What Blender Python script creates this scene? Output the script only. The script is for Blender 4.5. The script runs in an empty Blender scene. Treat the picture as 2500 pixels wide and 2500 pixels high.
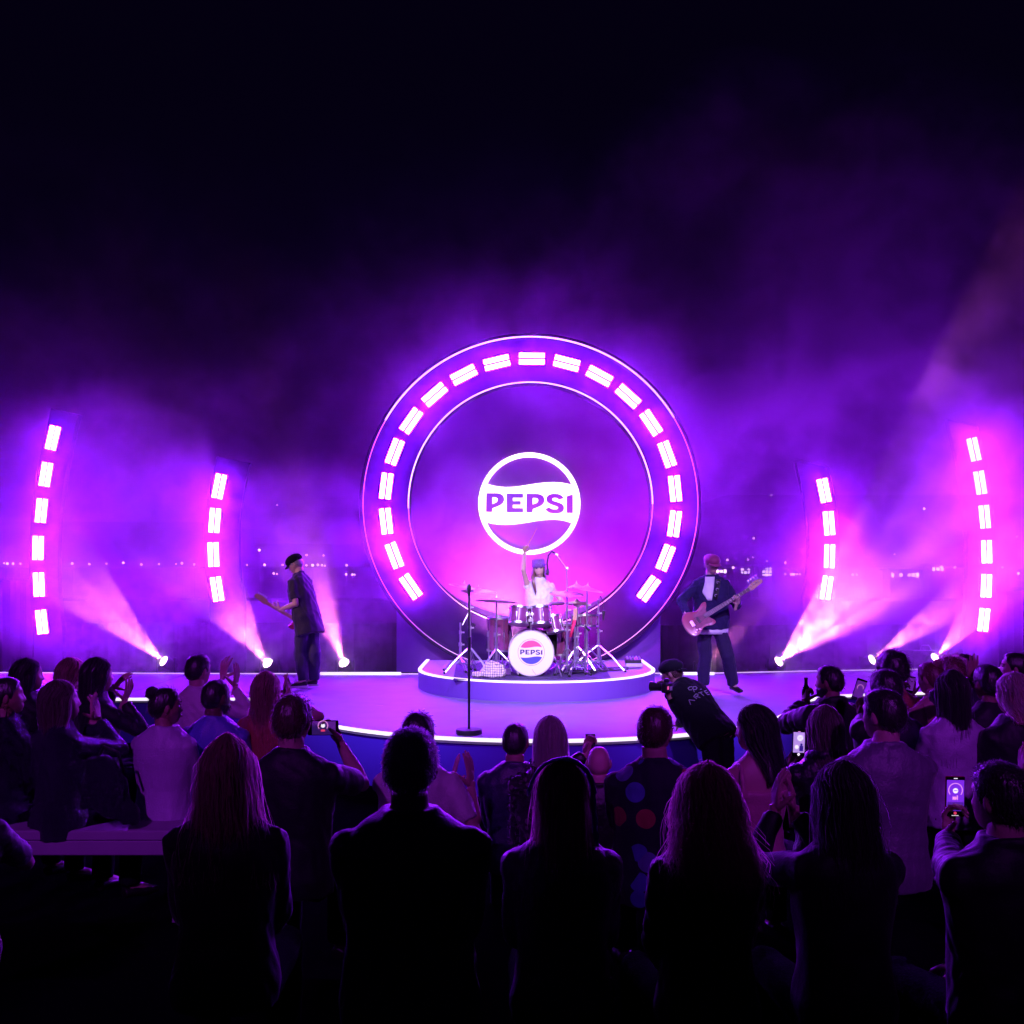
import bpy, math, random
import numpy as np
from mathutils import Vector, Matrix, noise as mnoise

S = bpy.context.scene
COL = S.collection
R = math.radians
rng = np.random.RandomState(7)

# ------------------------------------------------------------------ camera, sky, light
CAMZ = 2.2
cam = bpy.data.objects.new('camera', bpy.data.cameras.new('camera'))
COL.objects.link(cam)
cam.location = (0, 0, CAMZ)
cam.rotation_euler = (R(90), 0, 0)
cam.data.sensor_width = 36
cam.data.lens = 36
cam.data.shift_y = 0.052
cam.data.clip_start = 0.05
cam.data.clip_end = 2000
S.camera = cam

world = bpy.data.worlds.new('World')
S.world = world
world.use_nodes = True
wt = world.node_tree
wt.nodes.clear()
w_out = wt.nodes.new('ShaderNodeOutputWorld')
w_bg = wt.nodes.new('ShaderNodeBackground')
w_bg.inputs['Color'].default_value = (0.17, 0.035, 0.80, 1)      # deep night sky, no sun
w_bg.inputs['Strength'].default_value = 0.006
wt.links.new(w_bg.outputs[0], w_out.inputs['Surface'])

S.view_settings.view_transform = 'Standard'
S.view_settings.look = 'None'
S.view_settings.exposure = 0
S.view_settings.gamma = 1
S.view_settings.use_curve_mapping = False
S.render.engine = 'CYCLES'
cy = S.cycles
cy.use_denoising = True
try:
    cy.denoiser = 'OPENIMAGEDENOISE'
    cy.denoising_input_passes = 'RGB_ALBEDO_NORMAL'
except Exception:
    pass
cy.max_bounces = 5
cy.diffuse_bounces = 2
cy.glossy_bounces = 3
cy.transmission_bounces = 3
cy.transparent_max_bounces = 8
cy.volume_bounces = 0
cy.volume_step_rate = 1.0
cy.volume_max_steps = 64
cy.sample_clamp_indirect = 4
cy.sample_clamp_direct = 0
cy.use_light_tree = True
cy.caustics_reflective = False
cy.caustics_refractive = False
cy.pixel_filter_type = 'BLACKMAN_HARRIS'


def W(px, py, D):
    """point of the place seen at photo pixel (2500 wide), at depth D"""
    return Vector(((px - 1250) / 2500 * D, D, CAMZ - (py - 1380) / 2500 * D))


PXM = lambda n, D: n / 2500 * D     # size of n photo pixels at depth D


def spot(name, loc, target, color, watts, angle, blend=0.3, radius=0.05, parent=None, streak=None):
    l = bpy.data.lights.new(name, 'SPOT')
    l.color = color
    l.energy = watts
    l.spot_size = R(angle)
    l.spot_blend = blend
    l.shadow_soft_size = radius
    o = bpy.data.objects.new(name, l)
    COL.objects.link(o)
    o.location = loc
    o.rotation_euler = (Vector(target) - Vector(loc)).to_track_quat('-Z', 'Y').to_euler()
    if streak:
        l.use_nodes = True
        nt = l.node_tree
        em = [n for n in nt.nodes if n.type == 'EMISSION'][0]
        tc = nt.nodes.new('ShaderNodeTexCoord')
        mp = nt.nodes.new('ShaderNodeVectorMath'); mp.operation = 'NORMALIZE'
        nz = nt.nodes.new('ShaderNodeTexNoise')
        nz.inputs['Scale'].default_value = streak
        nz.inputs['Detail'].default_value = 1
        mr = nt.nodes.new('ShaderNodeMapRange')
        mr.inputs[1].default_value = 0.42; mr.inputs[2].default_value = 0.58
        mr.inputs[3].default_value = 0.12; mr.inputs[4].default_value = 2.1
        nt.links.new(tc.outputs['Normal'], mp.inputs[0])
        nt.links.new(mp.outputs[0], nz.inputs['Vector'])
        nt.links.new(nz.outputs[0], mr.inputs[0])
        nt.links.new(mr.outputs[0], em.inputs['Strength'])
    return o


# front-of-house wash: spots hung on the lighting bar over the back of the audience
spot('front_wash', (-3.6, 3.0, 8.5), (-0.3, 12.7, 0.6), (0.32, 0.21, 1.0), 8000, 24, 0.8, 0.12)
spot('front_wash', (3.6, 3.0, 8.5), (1.2, 12.7, 0.6), (0.36, 0.21, 1.0), 8000, 24, 0.8, 0.12)
spot('front_key', (0.2, -3.0, 8.2), (0.42, 13.5, 1.55), (0.92, 0.74, 0.95), 13000, 12, 0.9, 0.12)
spot('side_key', (-9.5, 7.5, 6.5), (-2.75, 13.6, 1.6), (1.0, 0.46, 0.85), 2600, 9, 0.8, 0.1)
spot('side_key', (4.5, 2.0, 8.0), (2.55, 13.0, 1.55), (0.80, 0.40, 1.0), 2000, 9.5, 0.8, 0.1)
spot('audience_wash', (-3.0, -4.0, 7.5), (-1.9, 8.2, 1.2), (0.46, 0.03, 1.0), 1700, 33, 1.0, 0.15)
spot('audience_wash', (3.0, -4.0, 7.5), (2.1, 8.0, 1.2), (0.46, 0.03, 1.0), 1700, 33, 1.0, 0.15)

# ------------------------------------------------------------------ helpers: properties
ORG = {}


def tag(o, label=None, cat=None, group=None, kind=None):
    if label: o['label'] = label
    if cat: o['category'] = cat
    if group: o['group'] = group
    if kind: o['kind'] = kind
    return o


def empty(name, loc, label=None, cat=None, group=None):
    o = bpy.data.objects.new(name, None)
    COL.objects.link(o)
    o.location = loc
    o.empty_display_size = 0.1
    ORG[o.name] = Vector(loc)
    return tag(o, label, cat, group)


def copy_tree(o, parent=None):
    c = o.copy()
    COL.objects.link(c)
    c.parent = parent
    if parent is not None:
        c.matrix_parent_inverse = o.matrix_parent_inverse.copy()
    for ch in list(o.children):
        copy_tree(ch, c)
    return c


# ------------------------------------------------------------------ helpers: geometry
class G:
    """collects shapes for ONE mesh object"""
    def __init__(s):
        s.v = []; s.f = []; s.n = 0

    def add(s, v, f):
        v = np.asarray(v, float).reshape(-1, 3)
        s.v.append(v)
        for q in f:
            s.f.append([i + s.n for i in q])
        s.n += len(v)
        return s

    def box(s, c, size, rot=None, bev=0.0):
        c = np.array(c, float); h = np.array(size, float) / 2
        if bev <= 0:
            v = np.array([[x, y, z] for x in (-1, 1) for y in (-1, 1) for z in (-1, 1)], float) * h
            f = [(0, 1, 3, 2), (4, 6, 7, 5), (0, 4, 5, 1), (2, 3, 7, 6), (0, 2, 6, 4), (1, 5, 7, 3)]
        else:
            b = min(bev, h.min() * 0.95)
            v = []
            for sx in (-1, 1):
                for sy in (-1, 1):
                    for sz in (-1, 1):
                        v += [[sx * h[0], sy * (h[1] - b), sz * (h[2] - b)],
                              [sx * (h[0] - b), sy * h[1], sz * (h[2] - b)],
                              [sx * (h[0] - b), sy * (h[1] - b), sz * h[2]]]
            v = np.array(v)
            k = lambda sx, sy, sz, a: ((sx > 0) * 4 + (sy > 0) * 2 + (sz > 0)) * 3 + a
            f = []
            for a in range(3):
                o1, o2 = [(1, 2), (0, 2), (0, 1)][a]
                for sg in (-1, 1):
                    q = []
                    for (p, r) in ((-1, -1), (1, -1), (1, 1), (-1, 1)):
                        t = [0, 0, 0]; t[a] = sg; t[o1] = p; t[o2] = r
                        q.append(k(*t, a))
                    f.append(q)
                for p in (-1, 1):
                    for r in (-1, 1):
                        t0 = [0, 0, 0]; t0[o1] = p; t0[o2] = r
                        t1 = list(t0); t0[a] = -1; t1[a] = 1
                        f.append([k(*t0, o1), k(*t1, o1), k(*t1, o2), k(*t0, o2)])
            for sx in (-1, 1):
                for sy in (-1, 1):
                    for sz in (-1, 1):
                        f.append([k(sx, sy, sz, 0), k(sx, sy, sz, 1), k(sx, sy, sz, 2)])
        if rot is not None:
            v = v @ np.array(rot.to_3x3()).T
        return s.add(v + c, f)

    def tube(s, path, rad, seg=10, cap=True, squash=None):
        p = np.array([list(q) for q in path], float)
        n = len(p)
        r = np.full(n, rad, float) if np.isscalar(rad) else np.array(rad, float)
        t = np.gradient(p, axis=0)
        t /= np.linalg.norm(t, axis=1)[:, None] + 1e-12
        up = np.array([0, 0, 1.0]) if abs(t[0][2]) < 0.9 else np.array([1.0, 0, 0])
        a = np.cross(t[0], up); a /= np.linalg.norm(a)
        rings = []
        ang = np.linspace(0, 2 * np.pi, seg, endpoint=False)
        for i in range(n):
            a = a - t[i] * np.dot(a, t[i]); a /= np.linalg.norm(a) + 1e-12
            b = np.cross(t[i], a)
            sq = 1.0 if squash is None else squash
            rings.append(p[i] + r[i] * (np.cos(ang)[:, None] * a + sq * np.sin(ang)[:, None] * b))
        v = np.concatenate(rings)
        f = []
        for i in range(n - 1):
            for j in range(seg):
                j2 = (j + 1) % seg
                f.append((i * seg + j, i * seg + j2, (i + 1) * seg + j2, (i + 1) * seg + j))
        if cap:
            f.append(tuple(range(seg))[::-1])
            f.append(tuple((n - 1) * seg + j for j in range(seg)))
        return s.add(v, f)

    def cyl(s, p0, p1, r0, r1=None, seg=12):
        return s.tube([p0, p1], [r0, r0 if r1 is None else r1], seg)

    def lathe(s, prof, origin=(0, 0, 0), axis='Z', seg=32, rot=None, close=False):
        """prof: (radius, height) pairs"""
        prof = list(prof)
        ang = np.linspace(0, 2 * np.pi, seg, endpoint=False)
        v = []
        for (r, h) in prof:
            for a in ang:
                v.append((r * math.cos(a), r * math.sin(a), h))
        v = np.array(v)
        if axis == 'Y':
            v = v[:, [0, 2, 1]] * np.array([1, -1, 1])
            v = np.stack([v[:, 0], -v[:, 1], v[:, 2]], 1)
        if rot is not None:
            v = v @ np.array(rot.to_3x3()).T
        f = []
        m = len(prof)
        for i in range(m if close else m - 1):
            i2 = (i + 1) % m
            for j in range(seg):
                j2 = (j + 1) % seg
                f.append((i * seg + j, i * seg + j2, i2 * seg + j2, i2 * seg + j))
        if not close:
            f.append(tuple(range(seg))[::-1])
            f.append(tuple((m - 1) * seg + j for j in range(seg)))
        return s.add(v + np.array(origin, float), f)

    def ell(s, c, r, seg=16, rings=10, rot=None):
        v = [(0, 0, -1)]
        for i in range(1, rings):
            th = -math.pi / 2 + math.pi * i / rings
            for j in range(seg):
                a = 2 * math.pi * j / seg
                v.append((math.cos(th) * math.cos(a), math.cos(th) * math.sin(a), math.sin(th)))
        v.append((0, 0, 1))
        v = np.array(v) * np.array(r, float)
        if rot is not None:
            v = v @ np.array(rot.to_3x3()).T
        f = []
        for j in range(seg):
            f.append((0, 1 + (j + 1) % seg, 1 + j))
        for i in range(rings - 2):
            for j in range(seg):
                a = 1 + i * seg; b = a + seg; j2 = (j + 1) % seg
                f.append((a + j, a + j2, b + j2, b + j))
        e = 1 + (rings - 2) * seg
        for j in range(seg):
            f.append((e + j, e + (j + 1) % seg, len(v) - 1))
        return s.add(v + np.array(c, float), f)

    def loft(s, rings, cap=True):
        m = len(rings[0]); v = np.concatenate([np.asarray(r, float) for r in rings])
        f = []
        for i in range(len(rings) - 1):
            for j in range(m):
                j2 = (j + 1) % m
                f.append((i * m + j, i * m + j2, (i + 1) * m + j2, (i + 1) * m + j))
        if cap:
            f.append(tuple(range(m))[::-1])
            f.append(tuple((len(rings) - 1) * m + j for j in range(m)))
        return s.add(v, f)

    def prism(s, outline, d0, d1, frame=None, inset=0.0):
        """outline in (x, z); extruded along y from d0 to d1; frame maps local to world"""
        o = np.array(outline, float); m = len(o)
        v = np.concatenate([np.stack([o[:, 0], np.full(m, d0), o[:, 1]], 1),
                            np.stack([o[:, 0], np.full(m, d1), o[:, 1]], 1)])
        if frame is not None:
            M = np.array(frame)
            v = v @ M[:3, :3].T + M[:3, 3]
        f = [tuple(range(m)), tuple(range(2 * m - 1, m - 1, -1))]
        for j in range(m):
            j2 = (j + 1) % m
            f.append((j2, j, m + j, m + j2))
        return s.add(v, f)

    def band(s, outer, inner, d0, d1, closed=True, frame=None):
        """flat strip between two polylines in (x, z), with depth d0..d1 along y"""
        a = np.array(outer, float); b = np.array(inner, float); m = len(a)
        st = lambda q, d: np.stack([q[:, 0], np.full(m, d), q[:, 1]], 1)
        v = np.concatenate([st(a, d0), st(b, d0), st(a, d1), st(b, d1)])
        if frame is not None:
            M = np.array(frame)
            v = v @ M[:3, :3].T + M[:3, 3]
        f = []
        for j in range(m if closed else m - 1):
            k = (j + 1) % m
            f += [(j, k, m + k, m + j), (2 * m + k, 2 * m + j, 3 * m + j, 3 * m + k),
                  (k, j, 2 * m + j, 2 * m + k), (m + j, m + k, 3 * m + k, 3 * m + j)]
        if not closed:
            f += [(0, m, 3 * m, 2 * m), (m - 1, 2 * m - 1 + 0, 4 * m - 1, 3 * m - 1)]
        return s.add(v, f)

    def arrays(s):
        return (np.concatenate(s.v) if s.v else np.zeros((0, 3))), s.f

    def mesh(s, name, off=(0, 0, 0), smooth=False, mat=None, autos=None):
        v, f = s.arrays()
        me = bpy.data.meshes.new(name)
        me.from_pydata((v - np.array(off, float)).tolist(), [], f)
        if smooth:
            me.polygons.foreach_set('use_smooth', np.ones(len(me.polygons), bool))
        if mat: me.materials.append(mat)
        me.update()
        return me

    def build(s, name, mat, parent=None, smooth=False, label=None, local=False, sharp=None):
        off = (0, 0, 0) if (parent is None or local) else ORG[parent.name]
        me = s.mesh(name, off, smooth or sharp is not None, mat)
        if sharp is not None:
            try:
                me.set_sharp_from_angle(angle=R(sharp))
            except Exception:
                pass
        o = bpy.data.objects.new(name, me)
        COL.objects.link(o)
        if parent is not None:
            o.parent = parent
            ORG[o.name] = ORG.get(parent.name, Vector((0, 0, 0)))
        else:
            ORG[o.name] = Vector((0, 0, 0))
        if label: o['label'] = label
        return o


def obj_from(name, me, parent=None):
    o = bpy.data.objects.new(name, me)
    COL.objects.link(o)
    o.parent = parent
    ORG[o.name] = ORG.get(parent.name, Vector((0, 0, 0))) if parent else Vector((0, 0, 0))
    return o


def circ(cx, cz, r, n=96, a0=0, a1=360, endpoint=False):
    a = np.radians(np.linspace(a0, a1, n, endpoint=endpoint))
    return np.stack([cx + r * np.sin(a), cz + r * np.cos(a)], 1)     # 0 = top, clockwise


# ------------------------------------------------------------------ helpers: materials
MATS = {}


def mat(name, color, rough=0.5, metal=0.0, var=0.0, vscale=6.0, bump=0.0, bscale=40.0, sheen=0.0, coat=0.0,
        spec=0.5, stretch=None, trans=0.0, sss=0.0):
    if name in MATS: return MATS[name]
    m = bpy.data.materials.new(name)
    m.use_nodes = True
    nt = m.node_tree
    b = nt.nodes['Principled BSDF']
    b.inputs['Base Color'].default_value = (*color, 1)
    b.inputs['Roughness'].default_value = rough
    b.inputs['Metallic'].default_value = metal
    b.inputs['Specular IOR Level'].default_value = spec
    b.inputs['Sheen Weight'].default_value = sheen
    b.inputs['Sheen Roughness'].default_value = 0.4
    b.inputs['Coat Weight'].default_value = coat
    if sss > 0:
        b.inputs['Subsurface Weight'].default_value = sss
        b.inputs['Subsurface Radius'].default_value = (0.012, 0.004, 0.002)
        b.inputs['Subsurface Scale'].default_value = 1.0
    tc = nt.nodes.new('ShaderNodeTexCoord')
    src = tc.outputs['Object']
    if stretch:
        mp = nt.nodes.new('ShaderNodeMapping')
        mp.inputs['Scale'].default_value = stretch
        nt.links.new(src, mp.inputs[0]); src = mp.outputs[0]
    if var > 0:
        nz = nt.nodes.new('ShaderNodeTexNoise')
        nz.inputs['Scale'].default_value = vscale
        nz.inputs['Detail'].default_value = 5
        nt.links.new(src, nz.inputs['Vector'])
        mx = nt.nodes.new('ShaderNodeMix'); mx.data_type = 'RGBA'
        mx.inputs[6].default_value = (*[max(0, c * (1 - var)) for c in color], 1)
        mx.inputs[7].default_value = (*[min(1, c * (1 + var)) for c in color], 1)
        nt.links.new(nz.outputs[0], mx.inputs[0])
        nt.links.new(mx.outputs[2], b.inputs['Base Color'])
        rr = nt.nodes.new('ShaderNodeMapRange')
        rr.inputs[3].default_value = max(0, rough - 0.1); rr.inputs[4].default_value = min(1, rough + 0.1)
        nt.links.new(nz.outputs[0], rr.inputs[0])
        nt.links.new(rr.outputs[0], b.inputs['Roughness'])
    if bump > 0:
        n2 = nt.nodes.new('ShaderNodeTexNoise')
        n2.inputs['Scale'].default_value = bscale
        n2.inputs['Detail'].default_value = 4
        nt.links.new(src, n2.inputs['Vector'])
        bp = nt.nodes.new('ShaderNodeBump')
        bp.inputs['Strength'].default_value = bump
        bp.inputs['Distance'].default_value = 0.02
        nt.links.new(n2.outputs[0], bp.inputs['Height'])
        nt.links.new(bp.outputs[0], b.inputs['Normal'])
    MATS[name] = m
    return m


def emit(name, color, strength):
    if name in MATS: return MATS[name]
    m = bpy.data.materials.new(name)
    m.use_nodes = True
    nt = m.node_tree
    b = nt.nodes['Principled BSDF']
    b.inputs['Base Color'].default_value = (0.7, 0.7, 0.7, 1)
    b.inputs['Emission Color'].default_value = (*color, 1)
    b.inputs['Emission Strength'].default_value = strength
    b.inputs['Roughness'].default_value = 0.4
    MATS[name] = m
    return m

# ------------------------------------------------------------------ materials
M_tube = emit('light_tube', (0.26, 0.0080, 1.0), 480)
M_line = emit('led_line', (1.0, 0.72, 1.0), 1.5)
M_line_dim = emit('led_line_dim', (1.0, 0.30, 0.75), 0.55)
M_edge = emit('led_edge', (0.95, 0.82, 1.0), 1.25)
M_back = emit('led_back', (0.85, 0.55, 1.0), 0.9)
M_sign = emit('lit_sign', (1.0, 0.97, 1.0), 2.0)
M_lens = emit('spot_lens', (1.0, 0.62, 0.72), 14)
M_white = mat('stage_paint', (0.20, 0.08, 0.42), 0.55, var=0.06, vscale=3)
M_cut = mat('letter_violet', (0.42, 0.008, 0.95), 0.5)
M_disc = mat('disc_paint', (0.24, 0.016, 0.40), 0.5, var=0.06, vscale=2)
M_ring = mat('ring_paint', (0.013, 0.0022, 0.034), 0.6, spec=0.08, var=0.06, vscale=2)
M_fin = mat('fin_paint', (0.008, 0.002, 0.034), 0.6, spec=0.08, var=0.06, vscale=2)
M_deck = mat('stage_deck', (0.26, 0.25, 0.32), 0.62, var=0.22, vscale=4, bump=0.03, bscale=60)
M_fascia = mat('stage_fascia', (0.14, 0.05, 0.75), 0.6, var=0.08, vscale=2)
M_black = mat('black_metal', (0.02, 0.02, 0.022), 0.45, var=0.2, vscale=20)
M_drape = mat('black_drape', (0.012, 0.012, 0.014), 0.9, var=0.3, vscale=3, bump=0.3, bscale=8)
M_ground = mat('dark_ground', (0.003, 0.003, 0.0035), 0.95, spec=0.0, var=0.3, vscale=2, bump=0.2, bscale=30)
M_water = mat('night_water', (0.003, 0.003, 0.005), 0.45, bump=0.25, bscale=1.5, spec=0.0)
M_chrome = mat('chrome', (0.88, 0.86, 0.88), 0.30, metal=1.0)
M_brass = mat('cymbal_bronze', (0.78, 0.62, 0.50), 0.34, metal=1.0, var=0.15, vscale=14)
M_rubber = mat('rubber', (0.015, 0.015, 0.015), 0.8)

# ------------------------------------------------------------------ ground, water
STG = 0.56


def struct(o):
    o['kind'] = 'structure'
    return o


g = G(); g.add([(-60, -12, 0), (60, -12, 0), (60, 24, 0), (-60, 24, 0)], [(0, 1, 2, 3)])
struct(g.build('ground', M_ground))
g = G(); g.add([(-900, 24.0, -1.2), (900, 24.0, -1.2), (900, 1500, -1.2), (-900, 1500, -1.2)], [(0, 1, 2, 3)])
struct(g.build('water', M_water))
g = G(); g.box((0, 24.2, -0.7), (120, 0.4, 1.5))
struct(g.build('quay_edge', M_ground))

# ------------------------------------------------------------------ stage
SC = (0.30, 12.65); SR = 3.0
arc = [(SC[0] + SR * math.cos(a), SC[1] + SR * math.sin(a)) for a in np.radians(np.linspace(180, 335, 63))]
front = [(-10.5, 12.72), (-6.0, 12.66)] + arc + [(3.16, 11.72), (3.32, 12.08), (3.52, 12.42), (3.78, 12.72), (4.15, 12.96), (4.6, 13.10), (5.3, 13.25), (7.0, 13.5), (10.5, 14.1)]
back = [(10.5, 16.75), (8.07, 16.35), (4.76, 15.86), (3.1, 15.53), (-1.4, 15.40), (-4.95, 15.47), (-7.7, 15.60), (-10.5, 15.75)]
out = front + back


def slab(outline, z0, z1):
    g = G(); n = len(outline)
    v = [(x, y, z0) for x, y in outline] + [(x, y, z1) for x, y in outline]
    f = [tuple(range(n - 1, -1, -1)), tuple(range(n, 2 * n))]
    for i in range(n):
        j = (i + 1) % n
        f.append((i, j, n + j, n + i))
    return g.add(v, f)


def strip_along(pts, z0, z1, t0, t1):
    """upright strip following a ground polyline; t0..t1 offset to the right of travel"""
    p = np.array(pts, float); d = np.gradient(p, axis=0); d /= np.linalg.norm(d, axis=1)[:, None]
    nrm = np.stack([d[:, 1], -d[:, 0]], 1)
    a = p + nrm * t0; b = p + nrm * t1
    rings = [[(a[i][0], a[i][1], z0), (b[i][0], b[i][1], z0), (b[i][0], b[i][1], z1), (a[i][0], a[i][1], z1)] for i in range(len(p))]
    return G().loft(rings)


st = tag(empty('stage', (0.3, 12.65, 0), 'low lavender stage with a rounded thrust front, edged with a white light line', 'stage'), kind='structure')
slab(out, STG - 0.06, STG).build('deck', M_deck, st)
ins = [(x * 0.998 + 0.0006, y + (0.03 if i < len(front) else -0.03)) for i, (x, y) in enumerate(out)]
slab(ins, 0.0, STG - 0.062).build('fascia', M_fascia, st)
strip_along(front, STG - 0.032, STG + 0.003, 0.001, 0.014).build('edge_light', M_edge, st)
strip_along(back[3:][::1], STG + 0.002, STG + 0.014, -0.022, -0.004).build('back_edge_light', M_back, st)
strip_along(back[:4], STG + 0.002, STG + 0.014, -0.022, -0.004).build('back_edge_light', M_back, st)
# brighter tube laid at the foot of the back edge, either side of the ring
for (x0, x1) in ((-2.86, -1.66), (2.22, 3.02)):
    G().box(((x0 + x1) / 2, 15.30, STG + 0.022), (x1 - x0, 0.03, 0.04)).build('floor_light', M_edge, st)
# deck panel joints (recessed lines as thin dark gaps on the deck)
for X in (-7.2, -4.9, 5.0, 7.4):
    G().box((X, 14.3, STG + 0.0012), (0.008, 2.2, 0.002)).build('deck_seam', M_fascia, st)

rs_ = np.random.RandomState(12)
for i in range(9):
    x_, y_ = -1.6 + 3.9 * rs_.rand(), 10.4 + 1.7 * rs_.rand()
    G().box((x_, y_, STG + 0.002), (0.03 + 0.05 * rs_.rand(), 0.018, 0.002), Matrix.Rotation(rs_.rand() * 3, 4, 'Z')).build('tape_mark', mat('pale_tape', (0.55, 0.5, 0.6), 0.6), st)
# riser
RC = (0.33, 13.95); RZ = STG + 0.235
rarc = [(RC[0] + 1.6 * math.cos(a), RC[1] + 1.68 * math.sin(a)) for a in np.radians(np.linspace(180, 360, 61))]
rout = [(RC[0] - 1.6, 15.2)] + rarc + [(RC[0] + 1.6, 15.2)]
ri = tag(empty('drum_riser', (0.33, 13.95, STG), 'half round lavender riser under the drum kit, rimmed with a white light line', 'riser'), kind='structure')
slab(rout, STG, RZ - 0.004).build('riser_body', M_white, ri)
rin = [(RC[0] + (x - RC[0]) * 0.965, RC[1] + (y - RC[1]) * 0.965) for x, y in rout]
slab(rin, RZ - 0.003, RZ).build('riser_top', M_deck, ri)
strip_along(rout, RZ - 0.010, RZ + 0.010, -0.045, 0.002).build('rim_light', M_edge, ri)
rug = [(0.10 + 1.05 * math.cos(a) * (1 if abs(math.cos(a)) < .8 else .97), 13.55 + 1.02 * math.sin(a)) for a in np.radians(np.arange(0, 360, 12))]
M_rug = mat('dark_rug', (0.05, 0.03, 0.09), 0.95, var=0.4, vscale=16, bump=0.3, bscale=120)
tag(slab([(-0.72, 12.55), (1.22, 12.55), (1.3, 14.75), (-0.8, 14.75)], RZ + 0.001, RZ + 0.008).build('drum_rug', M_rug),
    'dark rug lying under the drum kit on the riser', 'rug')

# ------------------------------------------------------------------ ring set piece
RD = 15.3
CX, CZ = W(1295, 1231, RD).x, W(1295, 1231, RD).z
r_out, r_line, r_in, r_tube = PXM(418, RD), PXM(409, RD), PXM(296, RD), PXM(354, RD)
rg = tag(empty('ring_backdrop', (CX, RD, STG), 'giant purple disc backdrop with a raised ring round a recessed centre, behind the drums', 'stage backdrop'), kind='structure')
g = G(); g.band(circ(CX, CZ, r_out, 160), circ(CX, CZ, r_in, 160), RD, RD + 0.30)
g.build('ring_face', M_ring, rg, sharp=30)
g = G(); g.prism(circ(CX, CZ, r_in + 0.02, 120), RD + 0.302, RD + 0.36)
g.build('centre_disc', M_disc, rg)
for nm, r, w, a0, a1, m_, px in (('outer_line_light', r_line, 0.010, -60, 59, M_line, 0), ('outer_line_light', r_line - 0.003, 0.005, 59.3, 159, M_line_dim, 0),
                           ('outer_line_light', r_line - 0.003, 0.005, -159, -60.3, M_line_dim, 0),
                           ('inner_line_light', r_in + 0.012, 0.009, -92, 90, M_line, 0), ('inner_line_light', r_in + 0.012, 0.006, 90.3, 267.7, M_line_dim, 0)):
    G().band(circ(CX, CZ, r + w, 120, a0, a1, True), circ(CX, CZ, r - w, 120, a0, a1, True), RD - 0.014, RD - 0.001, closed=False).build(nm, m_, rg)
bw = W(962, 1640, 15.36).x, W(1620, 1640, 15.36).x
G().box(((bw[0] + bw[1]) / 2, RD + 0.50, (STG + 1.56) / 2), (bw[1] - bw[0], 0.2, 1.56 - STG)).build('plinth', mat('plinth_paint', (0.16, 0.02, 0.42), 0.55, var=0.06, vscale=2), rg)

# sign in the middle of the ring
sg = tag(empty('round_sign', (W(1293, 1227, RD).x, RD + 0.28, W(1293, 1227, RD).z), 'round white lit sign with a wave band reading PEPSI, on the disc behind the drummer', 'sign'))
SD = RD + 0.25
su = PXM(1, SD) * 270 / 1932           # one pixel of the enlarged view of the sign


def sgn(x, y):                          # enlarged-view pixel -> (x, z)
    return (x - 952) * su, (988 - y) * su


S_LETTERS = {
    'P': [[(202, 806), (400, 806), (452, 818), (492, 846), (512, 890), (512, 930), (496, 972), (460, 1006), (400, 1036), (308, 1072), (304, 1136), (194, 1134)],
          [(306, 880), (360, 880), (390, 892), (400, 912), (398, 940), (380, 964), (304, 1000)]],
    'E': [[(556, 810), (844, 816), (844, 888), (664, 888), (664, 944), (804, 944), (804, 1010), (664, 1010), (664, 1066), (844, 1066), (844, 1144), (556, 1140)]],
    'p': [[(904, 816), (1100, 818), (1156, 830), (1200, 866), (1218, 912), (1212, 960), (1190, 1000), (1150, 1030), (1100, 1052), (1012, 1082), (1008, 1144), (900, 1144)],
          [(1010, 890), (1066, 890), (1096, 902), (1108, 924), (1104, 952), (1084, 976), (1008, 1006)]],
    'I': [[(1604, 860), (1712, 824), (1712, 1154), (1604, 1152)]],
}
S_S = [(1552, 892), (1468, 924), (1450, 900), (1420, 888), (1382, 888), (1356, 900), (1350, 922), (1362, 938), (1400, 950), (1480, 974), (1530, 1000), (1556, 1040), (1560, 1078),
       (1540, 1122), (1500, 1148), (1440, 1160), (1380, 1160), (1310, 1150), (1260, 1124), (1226, 1084), (1304, 1052), (1330, 1078), (1370, 1090), (1420, 1090), (1448, 1080), (1456, 1060), (1446, 1044),
       (1400, 1026), (1320, 1000), (1268, 966), (1248, 920), (1256, 872), (1290, 838), (1340, 820), (1400, 814), (1460, 822), (1520, 850)]
S_LETTERS['S'] = [S_S]


def wave(kind, x0=130, x1=1780, n=40):
    """upper and lower edge of the wave band in enlarged-view pixels"""
    xs = np.linspace(x0, x1, n)
    top = np.interp(xs, [120, 215, 300, 420, 560, 720, 900, 1050, 1200, 1380, 1540, 1700, 1790], [600, 640, 668, 692, 700, 692, 664, 640, 622, 612, 624, 660, 700])
    bot = np.interp(xs, [120, 205, 300, 420, 540, 720, 900, 1050, 1200, 1380, 1540, 1700, 1790], [1280, 1314, 1338, 1352, 1356, 1348, 1322, 1296, 1276, 1264, 1280, 1328, 1370])
    return xs, (top if kind == 't' else bot)


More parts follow.
